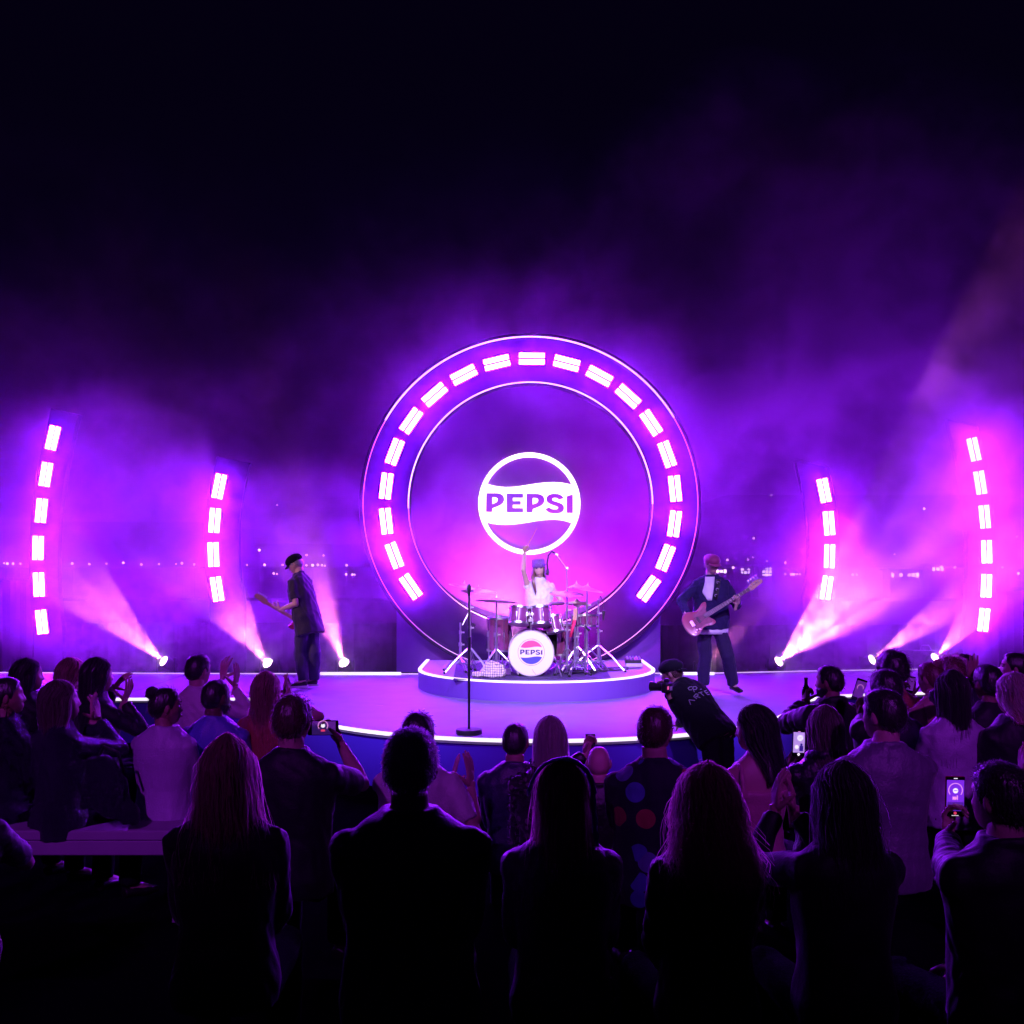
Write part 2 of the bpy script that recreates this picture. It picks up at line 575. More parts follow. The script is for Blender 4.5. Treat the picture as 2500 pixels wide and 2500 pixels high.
def logo_letter(key, fn, d0, d1, frame=None):
    """one letter, holes bridged; fn maps enlarged-view pixel -> local (x, z)"""
    polys = S_LETTERS[key]
    import bmesh
    from mathutils.geometry import tessellate_polygon
    loops = [[Vector((*fn(*p), 0)) for p in pl] for pl in polys]
    tris = tessellate_polygon(loops)
    flat = [p for l in loops for p in l]
    n = len(flat)
    v = [(p.x, d0, p.y) for p in flat] + [(p.x, d1, p.y) for p in flat]
    f = [tuple(t) for t in tris] + [tuple(i + n for i in reversed(t)) for t in tris]
    k = 0
    for l in loops:
        for i in range(len(l)):
            j = (i + 1) % len(l)
            f.append((k + j, k + i, n + k + i, n + k + j))
        k += len(l)
    v = np.array(v)
    if frame is not None:
        Mf = np.array(frame); v = v @ Mf[:3, :3].T + Mf[:3, 3]
    return G().add(v, f)


fs = Matrix.Translation((ORG[sg.name].x, 0, ORG[sg.name].z))
ro, rii = 892 * su, 814 * su
G().band(circ(0, 0, ro, 120), circ(0, 0, rii, 120), SD, SD + 0.05, frame=fs).build('sign_rim', M_sign, sg)
xs, yt = wave('t'); _, yb = wave('b')
top, bot = [], []
for x, a, b in zip(xs, yt, yb):
    X, A = sgn(x, a); _, B = sgn(x, b)
    lim = math.sqrt(max(0, (ro - 0.02) ** 2 - X * X))
    top.append((X, min(A, lim))); bot.append((X, max(B, -lim)))
G().band(top, bot, SD + 0.003, SD + 0.047, closed=False, frame=fs).build('wave_band', M_sign, sg)
for k in 'PEpSI':
    logo_letter(k, sgn, SD - 0.004, SD + 0.001, fs).build('letter', M_cut, sg)

# ------------------------------------------------------------------ double tube lights
TL, TW = PXM(62, RD), PXM(12.8, RD)
base = empty('tube_light', (0, 0, 0), None, 'stage light')
G().box((0, 0.035, 0), (TW * 2.5, 0.05, TL * 1.02), bev=0.006).build('housing', M_black, base)
for sx in (-1, 1):
    x = sx * TW * 0.62
    G().tube([(x, 0, -TL / 2), (x, 0, TL / 2)], TW * 0.45, 10).build('light_tube', M_tube, base, smooth=False)
LIGHTS = []


def place_light(px, py, D, tilt, label, group):
    o = base if not LIGHTS else copy_tree(base)
    p = W(px, py, D)
    o.location = (p.x, D - 0.045, p.z)
    o.rotation_euler = (0, tilt, 0)
    tag(o, label, 'stage light', group)
    LIGHTS.append(o)


NTH = ['first', 'second', 'third', 'fourth', 'fifth', 'sixth', 'seventh', 'eighth', 'ninth']
for k in range(-9, 10):
    a = k * 13.9 + 0.5
    ar = R(a)
    px = 1295 + 354 * math.sin(ar); py = 1231 - 354 * math.cos(ar)
    lab = 'glowing double tube light at the very top of the ring' if k == 0 else \
        'glowing double tube light on the ring, %s %s from the top one' % (NTH[abs(k) - 1], 'clockwise' if k > 0 else 'anticlockwise')
    place_light(px, py, RD, ar + R(90), lab, 'tube lights round the ring')

COLS = {
    'far left': ([(132, 1070), (115, 1159), (104, 1247), (96, 1338), (98, 1427), (105, 1518)], 16.4, 8, 70),
    'inner left': ([(537, 1188), (526, 1271), (523, 1354), (532, 1438)], 16.1, 16, 84),
    'inner right': ([(2010, 1198), (2022, 1278), (2023, 1358), (2016, 1435)], 16.45, -11, 76),
    'far right': ([(2375, 1098), (2390, 1179), (2401, 1262), (2406, 1347), (2405, 1430), (2399, 1513)], 16.9, -7, 70),
}
for nm, (pts, D, off, wd) in COLS.items():
    p = np.array(pts, float); n = len(p)
    cf = np.polyfit(p[:, 1], p[:, 0], 2)
    yy = np.linspace(p[0, 1] - 66, 1600, 40)
    xx = np.polyval(cf, yy)
    yb_ = 1380 + (CAMZ - 0.0) * 2500 / D
    mk = yy > p[-1, 1] + 30
    xx = np.where(mk, np.polyval(cf, p[-1, 1] + 30), xx)
    yy = np.append(yy, yb_); xx = np.append(xx, xx[-1])
    L = [W(x + off - wd / 2, y - (0 if i else 8), D) for i, (x, y) in enumerate(zip(xx, yy))]
    Rr = [W(x + off + wd / 2, y + (0 if i else 8), D) for i, (x, y) in enumerate(zip(xx, yy))]
    fb = empty('curved_fin', (W(xx[-1] + off, 1640, D).x, D, 0), 'tall curved fin panel carrying the %s column of tube lights' % nm, 'stage fin', 'curved fins beside the ring')
    G().band([(q.x, q.z) for q in L], [(q.x, q.z) for q in Rr], D + 0.02, D + 0.16, closed=False).build('fin_panel', M_fin, fb, sharp=30)
    G().box((ORG[fb.name].x, D + 0.25, 0.03), (0.5, 0.6, 0.06)).build('foot', M_black, fb)
    for i, (x, y) in enumerate(pts):
        dx = np.polyval(np.polyder(cf), y)
        word = 'top' if i == 0 else 'bottom' if i == n - 1 else NTH[i]
        place_light(x, y, D, -math.atan(dx), 'glowing double tube light on the %s fin, %s' % (nm, word + (' of its column' if word in ('top', 'bottom') else ' from the top')), 'tube lights on the fins')

# ------------------------------------------------------------------ low drape wall behind the stage
def drape(name, x0, x1, y0, y1, h, label):
    g = G(); n = int((x1 - x0) / 0.09)
    rings = []
    for i in range(n + 1):
        t = i / n; x = x0 + (x1 - x0) * t; y = y0 + (y1 - y0) * t + 0.035 * math.sin(x * 21) + 0.02 * math.sin(x * 8.3)
        hh = h + 0.01 * math.sin(x * 3)
        rings.append([(x, y, 0), (x, y + 0.03, 0), (x, y + 0.03, hh), (x, y, hh)])
    return tag(g.loft(rings).build(name, M_drape, smooth=False), label, 'drape')


drape('black_drape', -10.5, -7.62, 16.95, 17.0, 1.95, 'tall black drape at the far left edge behind the stage')
drape('black_drape', -7.4, -1.7, 16.95, 16.8, 1.25, 'low black drape behind the left wing of the stage')
drape('black_drape', 2.3, 7.2, 16.9, 17.25, 1.2, 'low black drape behind the right wing of the stage')
drape('black_drape', 7.75, 10.8, 17.5, 17.6, 1.75, 'tall black drape at the far right edge behind the stage')

# ------------------------------------------------------------------ moving-head spots on the floor behind the stage
BEAMS = [(405, 1617, 15.75, (205, 1440), 34, 'far left one, aimed up to the left'),
         (657, 1622, 15.75, (560, 1490), 40, 'second from the left, beside the guitarist'),
         (842, 1622, 15.7, (775, 1450), 32, 'just right of the guitarist, its beam behind his back'),
         (1717, 1626, 15.9, (1850, 1490), 20, 'hidden behind the legs of the bass player'),
         (1896, 1618, 16.0, (2110, 1430), 44, 'right of the bass player, with a wide fan beam'),
         (2123, 1613, 16.25, (2300, 1490), 24, 'second from the right, with a narrow smoky beam'),
         (2278, 1609, 16.6, (2380, 1500), 30, 'far right one, half hidden by spectators')]
for i, (px, py, D, tgt, ang, txt) in enumerate(BEAMS):
    p = W(px, py, D)
    t = W(tgt[0], tgt[1], D - 0.35)
    d = (t - p).normalized()
    q = d.to_track_quat('Z', 'Y').to_matrix().to_4x4()
    o = empty('moving_head_light', (p.x, D, 0), 'small floor spotlight behind the stage, ' + txt, 'spotlight', 'spotlights on the floor behind the stage')
    g = G(); g.box((p.x, D + 0.05, STG - 0.18), (0.28, 0.24, 0.16), bev=0.02); g.box((p.x, D + 0.05, (STG - 0.26) / 2), (0.4, 0.34, STG - 0.27), bev=0.02)
    g.build('base', M_black, o)
    for sx in (-1, 1):
        G().box((p.x + sx * 0.135, D + 0.02, p.z - 0.06), (0.025, 0.08, 0.26), bev=0.006).build('yoke_arm', M_black, o)
    # the head is built leaning toward the camera so that its lens shows
    dv = (d + Vector((0, -0.75, 0))).normalized()
    qd = dv.to_track_quat('Z', 'Y').to_matrix().to_4x4()
    g = G(); g.lathe([(0.05, -0.20), (0.08, -0.17), (0.09, -0.05), (0.10, 0.03), (0.10, 0.06), (0.086, 0.06), (0.084, 0.03), (0.0, 0.03)], (p.x, D, p.z), seg=24, rot=qd)
    g.build('head', M_black, o, sharp=40)
    G().lathe([(0.0, 0.036), (0.076, 0.036), (0.072, 0.048), (0.0, 0.056)], (p.x, D, p.z), seg=24, rot=qd).build('lens', M_lens, o, smooth=True)
    pw = [1800, 1100, 1300, 250, 4200, 2500, 1200][i]
    spot('beam', tuple(p + dv * 0.075), tuple(t), (1.0, 0.18, 0.48), pw * 0.8, ang, 0.12, 0.02, streak=8.0)

# wash light hidden on the riser behind the kit, warming the foot of the disc
wl = empty('wash_light', (0.16, 14.35, RZ), 'small floor wash light on the riser behind the drum kit', 'stage light')
G().box((0.16, 14.35, RZ + 0.06), (0.30, 0.14, 0.12), bev=0.02).build('housing', M_black, wl)
G().box((0.16, 14.38, RZ + 0.126), (0.26, 0.08, 0.008)).build('lens', M_lens, wl)
spot('uplight', (0.10, 14.38, RZ + 0.16), (-0.32, 15.5, 1.85), (1.0, 0.26, 0.78), 1500, 58, 0.9, 0.06)
spot('uplight', (0.45, 14.38, RZ + 0.16), (0.95, 15.5, 1.75), (1.0, 0.03, 0.80), 700, 100, 0.9, 0.06)

# ------------------------------------------------------------------ smoke (drifts round the stage; lit only by the lamps)
def smoke_mat():
    m = bpy.data.materials.new('stage_smoke')
    m.use_nodes = True
    nt = m.node_tree; nt.nodes.clear()
    N = nt.nodes.new; Lk = nt.links.new
    o = N('ShaderNodeOutputMaterial')
    pv = N('ShaderNodeVolumePrincipled')
    pv.inputs['Color'].default_value = (0.95, 0.95, 0.95, 1)
    pv.inputs['Anisotropy'].default_value = 0.25
    geo = N('ShaderNodeNewGeometry')
    sep = N('ShaderNodeSeparateXYZ'); Lk(geo.outputs['Position'], sep.inputs[0])

    def math_(op, a, b=None, c=None, clamp=False):
        n = N('ShaderNodeMath'); n.operation = op; n.use_clamp = clamp
        for i, q in enumerate((a, b, c)):
            if q is None: continue
            if isinstance(q, (int, float)): n.inputs[i].default_value = q
            else: Lk(q, n.inputs[i])
        return n.outputs[0]

    def rng_(x, a, b, c, d):
        n = N('ShaderNodeMapRange'); n.interpolation_type = 'SMOOTHSTEP'
        Lk(x, n.inputs[0])
        for i, q in enumerate((a, b, c, d)): n.inputs[i + 1].default_value = q
        return n.outputs[0]

    def noise_(scale, detail, seed, stretch=(1, 1, 1)):
        mp = N('ShaderNodeMapping'); mp.inputs['Location'].default_value = (seed, seed * 1.7, seed * 0.3)
        mp.inputs['Scale'].default_value = stretch
        Lk(geo.outputs['Position'], mp.inputs[0])
        n = N('ShaderNodeTexNoise'); n.inputs['Scale'].default_value = scale; n.inputs['Detail'].default_value = detail
        n.inputs['Roughness'].default_value = 0.55; n.inputs['Distortion'].default_value = 0.6
        Lk(mp.outputs[0], n.inputs['Vector'])
        return n.outputs[0]

    def blob(cx, cy, cz, rx, ry, rz):
        d = 0
        t = None
        for ax, (c, r) in enumerate(((cx, rx), (cy, ry), (cz, rz))):
            u = math_('MULTIPLY', math_('SUBTRACT', sep.outputs[ax], c), 1 / r)
            u = math_('MULTIPLY', u, u)
            t = u if t is None else math_('ADD', t, u)
        return rng_(t, 0.0, 1.0, 1.0, 0.0)

    n1 = rng_(noise_(0.42, 3.0, 3.1), 0.36, 0.70, 0.0, 1.0)
    n2 = rng_(noise_(1.9, 4.0, 8.7), 0.32, 0.68, 0.25, 1.7)
    clouds = math_('MULTIPLY', n1, n2)
    low = rng_(sep.outputs[2], 0.4, 10.2, 1.0, 0.0)
    low = math_('POWER', low, 1.5)
    base_ = math_('MULTIPLY', math_('MULTIPLY_ADD', clouds, 0.40, 0.10), math_('MULTIPLY', low, rng_(sep.outputs[2], 0.5, 2.4, 0.28, 1.0)))
    right = math_('ADD', math_('MULTIPLY', blob(6.0, 17.3, 3.2, 4.2, 3.2, 3.6), 0.60), math_('MULTIPLY', blob(5.2, 17.4, 6.6, 5.4, 3.4, 4.8), 1.0))
    left = math_('MULTIPLY', blob(-5.9, 17.0, 3.2, 3.3, 2.6, 2.9), 0.13)
    mid = math_('MULTIPLY', blob(0.3, 15.6, 3.4, 4.4, 2.6, 4.6), 0.10)
    ringl = math_('MULTIPLY', blob(-2.6, 15.2, 2.6, 1.5, 1.5, 1.4), 0.4)
    puff = math_('MULTIPLY', math_('ADD', math_('ADD', right, left), math_('ADD', mid, ringl)), math_('MULTIPLY_ADD', clouds, 1.9, 0.14))
    dens = math_('ADD', base_, puff)
    # fade out well inside the box
    fx = math_('MULTIPLY', rng_(sep.outputs[0], -11.5, -9.0, 0, 1), rng_(sep.outputs[0], 9.5, 12.0, 1, 0))
    fy = math_('MULTIPLY', rng_(sep.outputs[1], 13.9, 15.5, 0, 1), rng_(sep.outputs[1], 18.5, 21.5, 1, 0))
    dens = math_('MULTIPLY', dens, math_('MULTIPLY', fx, fy))
    dens = math_('MULTIPLY', dens, 0.40)
    Lk(dens, pv.inputs['Density'])
    Lk(pv.outputs[0], o.inputs['Volume'])
    m.cycles.volume_step_rate = 0.5
    m.cycles.volume_sampling = 'MULTIPLE_IMPORTANCE'
    return m


g = G(); g.box((0, 17, 5.2), (24, 9.6, 10.2))
tag(g.build('smoke', smoke_mat()), kind='stuff')


def puff_mat(c, r, seed, dens):
    m = bpy.data.materials.new('puff_smoke')
    m.use_nodes = True
    nt = m.node_tree; nt.nodes.clear(); N = nt.nodes.new; Lk = nt.links.new
    o = N('ShaderNodeOutputMaterial'); pv = N('ShaderNodeVolumePrincipled')
    pv.inputs['Color'].default_value = (0.95, 0.95, 0.95, 1); pv.inputs['Anisotropy'].default_value = 0.2
    geo = N('ShaderNodeNewGeometry')
    d = N('ShaderNodeVectorMath'); d.operation = 'DISTANCE'; Lk(geo.outputs['Position'], d.inputs[0]); d.inputs[1].default_value = c
    fo = N('ShaderNodeMapRange'); fo.interpolation_type = 'SMOOTHSTEP'; Lk(d.outputs['Value'], fo.inputs[0])
    for i, q in enumerate((0.25 * r, 0.97 * r, 1.0, 0.0)): fo.inputs[i + 1].default_value = q
    nz = N('ShaderNodeTexNoise'); nz.noise_dimensions = '4D'; nz.inputs['W'].default_value = seed; nz.inputs['Scale'].default_value = 3.2
    nz.inputs['Detail'].default_value = 5; nz.inputs['Roughness'].default_value = 0.65; nz.inputs['Distortion'].default_value = 1.2
    Lk(geo.outputs['Position'], nz.inputs['Vector'])
    mr = N('ShaderNodeMapRange'); Lk(nz.outputs[0], mr.inputs[0])
    for i, q in enumerate((0.40, 0.62, 0.05, 1.7)): mr.inputs[i + 1].default_value = q
    mu = N('ShaderNodeMath'); mu.operation = 'MULTIPLY'; Lk(fo.outputs[0], mu.inputs[0]); Lk(mr.outputs[0], mu.inputs[1])
    m2 = N('ShaderNodeMath'); m2.operation = 'MULTIPLY'; Lk(mu.outputs[0], m2.inputs[0]); m2.inputs[1].default_value = dens
    Lk(m2.outputs[0], pv.inputs['Density']); Lk(pv.outputs[0], o.inputs['Volume'])
    m.cycles.volume_step_rate = 0.5
    return m


for k, (px, py, D, tg, ang, txt) in enumerate(BEAMS):
    a_ = W(px, py, D); t_ = W(tg[0], tg[1], D - 0.35)
    r_ = (1.55, 0.95, 1.25, 0.7, 1.85, 1.15, 0.85)[k]
    c_ = a_ + (t_ - a_).normalized() * r_ * 0.5
    g = G(); g.box(c_, (2 * r_, 2 * r_, 2 * r_))
    tag(g.build('smoke_puff', puff_mat(tuple(c_), r_, 3.0 + 2.7 * k, 0.55)), kind='stuff')

# ------------------------------------------------------------------ people: shared shapes
def remesh(g, voxel, smooth=2, keep=None):
    """weld overlapping closed shapes into one continuous surface -> (verts, quads)"""
    me = g.mesh('tmp')
    o = bpy.data.objects.new('tmp', me)
    COL.objects.link(o)
    m = o.modifiers.new('r', 'REMESH'); m.mode = 'VOXEL'; m.voxel_size = voxel
    if smooth:
        s = o.modifiers.new('s', 'SMOOTH'); s.factor = 0.5; s.iterations = smooth
    dg = bpy.context.evaluated_depsgraph_get()
    e = o.evaluated_get(dg).data
    n = len(e.vertices)
    v = np.empty(n * 3, np.float32); e.vertices.foreach_get('co', v); v = v.reshape(-1, 3).astype(float)
    nl = len(e.loops); li = np.empty(nl, np.int32); e.loops.foreach_get('vertex_index', li)
    ls = np.empty(len(e.polygons), np.int32); e.polygons.foreach_get('loop_start', ls)
    lt = np.empty(len(e.polygons), np.int32); e.polygons.foreach_get('loop_total', lt)
    f = [tuple(li[a:a + b]) for a, b in zip(ls.tolist(), lt.tolist())]
    nr = np.empty(n * 3, np.float32); e.vertex_normals.foreach_get('vector', nr)
    bpy.data.objects.remove(o); bpy.data.meshes.remove(me)
    return v, f, nr.reshape(-1, 3).astype(float)


def sm(a, b, x):
    t = np.clip((x - a) / (b - a), 0, 1)
    return t * t * (3 - 2 * t)


def make_head(seg=56, rings=44, fem=0.0):
    th = np.linspace(-np.pi / 2, np.pi / 2, rings + 1)[1:-1]
    ph = np.linspace(0, 2 * np.pi, seg, endpoint=False)
    T, P = np.meshgrid(th, ph, indexing='ij')
    d = np.stack([np.cos(T) * np.sin(P), np.cos(T) * np.cos(P), np.sin(T)], -1).reshape(-1, 3)
    d = np.concatenate([[[0, 0, -1]], d, [[0, 0, 1]]])
    bx = (np.abs(d) ** 2.35).sum(1) ** (-1 / 2.35)
    p = d * (1 + (bx - 1) * sm(-0.35, 0.1, d[:, 2]))[:, None] * np.array([0.0745, 0.093, 0.118])
    x, y, z = p.T.copy()
    yb = y < 0
    y = np.where(yb & (z > -0.05), y * 1.07, y)
    j = sm(-0.015, -0.115, z)
    x = x * (1 - 0.36 * j)
    y = np.where(yb, y * (1 - 0.5 * j), y * (1 + 0.16 * j) + 0.004 * j)
    fr = sm(0.2, 0.75, d[:, 1])
    y = y * (1 - 0.07 * fr * sm(0.06, 0.0, np.abs(z - 0.0)))
    e = lambda a, s: np.exp(-(a / s) ** 2)
    prof = np.interp(z, [-0.042, -0.034, -0.024, 0.0, 0.022, 0.034, 0.045], [0, 0.55, 1.0, 0.62, 0.30, 0.12, 0])
    y += fr * 0.025 * (1 - 0.12 * fem) * e(x, 0.0105 + 0.006 * sm(0.0, -0.03, z)) * prof
    y += fr * 0.006 * (1 - 0.5 * fem) * e(z - 0.040, 0.011) * sm(0.06, 0.03, np.abs(x))
    for s in (-1, 1):
        y -= fr * 0.011 * e(x - s * 0.031, 0.017) * e(z - 0.019, 0.013)
        y += fr * 0.005 * e(x - s * 0.031, 0.009) * e(z - 0.018, 0.007)
        y += fr * 0.005 * e(x - s * 0.046, 0.018) * e(z + 0.016, 0.02)
    y += fr * 0.0075 * e(x, 0.022) * (e(z + 0.053, 0.006) + e(z + 0.067, 0.006))
    y -= fr * 0.004 * e(x, 0.024) * e(z + 0.060, 0.003)
    y += fr * 0.010 * e(x, 0.024) * e(z + 0.096, 0.016)
    p = np.stack([x, y, z], 1)
    f = []
    nr = rings - 1
    for k in range(seg):
        f.append((0, 1 + (k + 1) % seg, 1 + k)[::-1])
    for i in range(nr - 1):
        for k in range(seg):
            a = 1 + i * seg; b = a + seg; k2 = (k + 1) % seg
            f.append((a + k, b + k, b + k2, a + k2))
    e0 = 1 + (nr - 1) * seg
    for k in range(seg):
        f.append((e0 + k, len(p) - 1, e0 + (k + 1) % seg))
    return p, f, d


HEAD_M = make_head()
HEAD_F = make_head(fem=1.0)


def hairline(d):
    ph = np.degrees(np.abs(np.arctan2(d[:, 0], d[:, 1])))
    return np.interp(ph, [0, 35, 60, 78, 92, 120, 180], [0.066, 0.060, 0.036, -0.012, 0.012, -0.055, -0.098])


def head_geo(fem):
    p, f, d = HEAD_F if fem else HEAD_M
    g = G(); g.add(p, f)
    for s in (-1, 1):
        rot = Matrix.Rotation(s * R(-18), 4, 'Z') @ Matrix.Rotation(R(-10), 4, 'X')
        g.ell((s * 0.076, -0.010, 0.002), (0.010, 0.019, 0.031), 10, 8, rot)
        g.ell((s * 0.080, -0.006, 0.0), (0.008, 0.010, 0.018), 8, 6, rot)
    return g


def hand_geo(curl, spread, thumb=(0.75, 0.35, 0.6), thumb_curl=10):
    """left hand: wrist at origin, fingers +Z, palm faces +Y, thumb toward +X"""
    g = G()
    g.ell((0, 0, 0.052), (0.039, 0.0135, 0.050), 14, 10)
    g.ell((0.016, 0.006, 0.036), (0.020, 0.014, 0.030), 12, 8)
    g.tube([(0, 0, -0.06), (0, 0, 0.0), (0, 0, 0.03)], [0.026, 0.024, 0.026], 12, squash=0.72)
    X = [0.029, 0.0095, -0.0105, -0.029]
    ln = [(0.040, 0.025, 0.020), (0.044, 0.028, 0.021), (0.041, 0.026, 0.020), (0.032, 0.020, 0.018)]
    zz = [0.092, 0.096, 0.092, 0.083]
    for k in range(4):
        c = curl[k] if isinstance(curl[0], (tuple, list)) else curl
        sp = R(spread * (1.5 - k))
        pt = np.array([X[k], -0.001, zz[k]])
        path = [np.array([X[k] * 0.6, 0, 0.03]), pt]
        a = 0
        for q in range(3):
            a += R(c[q])
            dr = np.array([math.sin(sp) * math.cos(a), math.sin(a), math.cos(a) * math.cos(sp)])
            pt = pt + dr * ln[k][q]
            path.append(pt)
        w = 0.0092 if k < 3 else 0.008
        g.tube(path, [w * 1.15, w * 1.15, w * 1.0, w * 0.92, w * 0.66], 10)
        g.ell(path[-1], (w * 0.68,) * 3, 8, 6)
    t0 = np.array([0.022, 0.006, 0.022]); td = np.array(thumb, float); td /= np.linalg.norm(td)
    t1 = t0 + td * 0.042
    t2d = td * math.cos(R(thumb_curl)) + np.array([0, 1, 0]) * math.sin(R(thumb_curl)) * 0.6 + np.array([0, 0, 1]) * math.sin(R(thumb_curl)) * 0.5
    t2d /= np.linalg.norm(t2d)
    t2 = t1 + t2d * 0.032
    t3 = t2 + t2d * 0.024
    g.tube([t0, t1, t2, t3], [0.0145, 0.0125, 0.0105, 0.0075], 10)
    g.ell(t3, (0.0078,) * 3, 8, 6)
    v, f, n = remesh(g, 0.0036, 1)
    return v, f


HANDS = {
    'open': hand_geo((6, 6, 4), 5),
    'spread': hand_geo((8, 10, 8), 11, (0.9, 0.25, 0.45)),
    'cup': hand_geo(((14, 16, 10), (10, 14, 10), (12, 16, 12), (18, 20, 12)), 4),
    'hold': hand_geo(((38, 42, 24), (44, 46, 26), (48, 50, 28), (50, 52, 30)), 1, (0.55, 0.75, 0.6), 25),
    'grip': hand_geo(((62, 70, 40), (66, 74, 42), (68, 76, 44), (70, 78, 44)), 0, (0.35, 0.85, 0.5), 40),
    'fret': hand_geo(((35, 60, 40), (45, 62, 40), (40, 64, 42), (30, 60, 40)), 5, (0.3, 0.8, 0.55), 20),
    'relax': hand_geo((22, 26, 16), 3, (0.6, 0.5, 0.7), 15),
}


def frame(z, y):
    z = Vector(z).normalized(); y = Vector(y); y = (y - z * y.dot(z)).normalized()
    x = y.cross(z)
    return Matrix(((x.x, y.x, z.x), (x.y, y.y, z.y), (x.z, y.z, z.z)))


def xf(v, M):
    M = np.array(M)
    if M.shape == (3, 3): return v @ M.T
    return v @ M[:3, :3].T + M[:3, 3]


def wrinkle(v, n, amp, seed, freq=1.0):
    r = np.random.RandomState(seed)
    h = np.zeros(len(v))
    for i in range(7):
        k = r.normal(size=3) * np.array([1, 1, 0.55]) * (14 + 11 * i) * freq
        q = r.normal(size=3) * (9 + 3 * i) * freq
        h += np.sin(v @ k + r.rand() * 6 + 2.2 * np.sin(v @ q + r.rand() * 6)) / (1 + 0.45 * i)
    h = np.sign(h) * np.abs(h) ** 0.85
    return v + n * (h * amp * 0.5)[:, None]


SKIN = {
    'fair': mat('skin_fair', (0.52, 0.33, 0.27), 0.5, var=0.06, vscale=30, sss=0.0, bump=0.05, bscale=300),
    'tan': mat('skin_tan', (0.36, 0.21, 0.15), 0.5, var=0.06, vscale=30, bump=0.05, bscale=300),
    'dark': mat('skin_dark', (0.13, 0.075, 0.05), 0.45, var=0.06, vscale=30, bump=0.05, bscale=300),
}


def hair_mat(name, col, tr=0.35):
    if name in MATS: return MATS[name]
    m = bpy.data.materials.new(name); m.use_nodes = True
    nt = m.node_tree; b = nt.nodes['Principled BSDF']
    tc = nt.nodes.new('ShaderNodeTexCoord'); mp = nt.nodes.new('ShaderNodeMapping')
    mp.inputs['Scale'].default_value = (70, 70, 5)
    nz = nt.nodes.new('ShaderNodeTexNoise'); nz.inputs['Scale'].default_value = 1.0; nz.inputs['Detail'].default_value = 3
    nt.links.new(tc.outputs['Object'], mp.inputs[0]); nt.links.new(mp.outputs[0], nz.inputs['Vector'])
    cr = nt.nodes.new('ShaderNodeMix'); cr.data_type = 'RGBA'
    cr.inputs[6].default_value = (*[c * (0.5 if tr < 0.5 else 0.8) for c in col], 1); cr.inputs[7].default_value = (*[min(1, c * 1.6) for c in col], 1)
    nt.links.new(nz.outputs[0], cr.inputs[0]); nt.links.new(cr.outputs[2], b.inputs['Base Color'])
    b.inputs['Roughness'].default_value = 0.36
    b.inputs['Sheen Weight'].default_value = 0.3; b.inputs['Sheen Roughness'].default_value = 0.3
    b.inputs['Specular IOR Level'].default_value = 1.0
    bp = nt.nodes.new('ShaderNodeBump'); bp.inputs['Strength'].default_value = 0.7; bp.inputs['Distance'].default_value = 0.01
    nt.links.new(nz.outputs[0], bp.inputs['Height']); nt.links.new(bp.outputs[0], b.inputs['Normal'])
    tl = nt.nodes.new('ShaderNodeBsdfTranslucent'); nt.links.new(cr.outputs[2], tl.inputs['Color'])
    mx = nt.nodes.new('ShaderNodeMixShader'); mx.inputs[0].default_value = tr
    out = [n for n in nt.nodes if n.type == 'OUTPUT_MATERIAL'][0]
    nt.links.new(b.outputs[0], mx.inputs[1]); nt.links.new(tl.outputs[0], mx.inputs[2]); nt.links.new(mx.outputs[0], out.inputs['Surface'])
    MATS[name] = m
    return m


HC = {'black': (0.022, 0.016, 0.018), 'brown': (0.07, 0.038, 0.026), 'auburn': (0.17, 0.065, 0.04), 'blond': (0.46, 0.31, 0.20), 'grey': (0.30, 0.27, 0.28)}
HAIR = {k: hair_mat('hair_' + k, c, 0.15) for k, c in HC.items()}
RIM_LIFT = {'black': 0.13, 'brown': 0.24, 'auburn': 0.34, 'blond': 0.40, 'grey': 0.40}  # rim light put into the colour: paler locks so backlit hair edges glow
RIM_LOCK = {k: hair_mat('rim_lock_' + k, tuple(min(0.95, q * 1.8 + RIM_LIFT[k]) for q in c), 0.82) for k, c in HC.items()}


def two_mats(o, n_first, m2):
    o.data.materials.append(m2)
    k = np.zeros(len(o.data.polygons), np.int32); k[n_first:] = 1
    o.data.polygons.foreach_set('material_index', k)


def cloth(name, col, rough=0.50, sheen=0.3, **k):
    return mat('cloth_' + name, col, rough, var=k.pop('var', 0.12), vscale=k.pop('vscale', 18), bump=k.pop('bump', 0.25), bscale=k.pop('bscale', 90), sheen=sheen, spec=k.pop('spec', 0.8), **k)


def ribbons(g, paths, width, rs):
    if not hasattr(g, 'solid'): g.solid = len(g.f)
    """thin locks of hair: each path (n,3) becomes a flat tapering lock"""
    for p in paths:
        p = np.asarray(p, float); n = len(p)
        t = np.gradient(p, axis=0); t /= np.linalg.norm(t, axis=1)[:, None] + 1e-9
        a = rs.normal(size=3); a = np.cross(t, a); a /= np.linalg.norm(a, axis=1)[:, None] + 1e-9
        b = np.cross(t, a)
        w = width * np.linspace(1.0, 0.35, n)[:, None] * (0.7 + 0.6 * rs.rand())
        v = np.concatenate([p + a * w, p - a * w])
        f = [(i, n + i, n + i + 1, i + 1) for i in range(n - 1)]
        g.add(v, f)


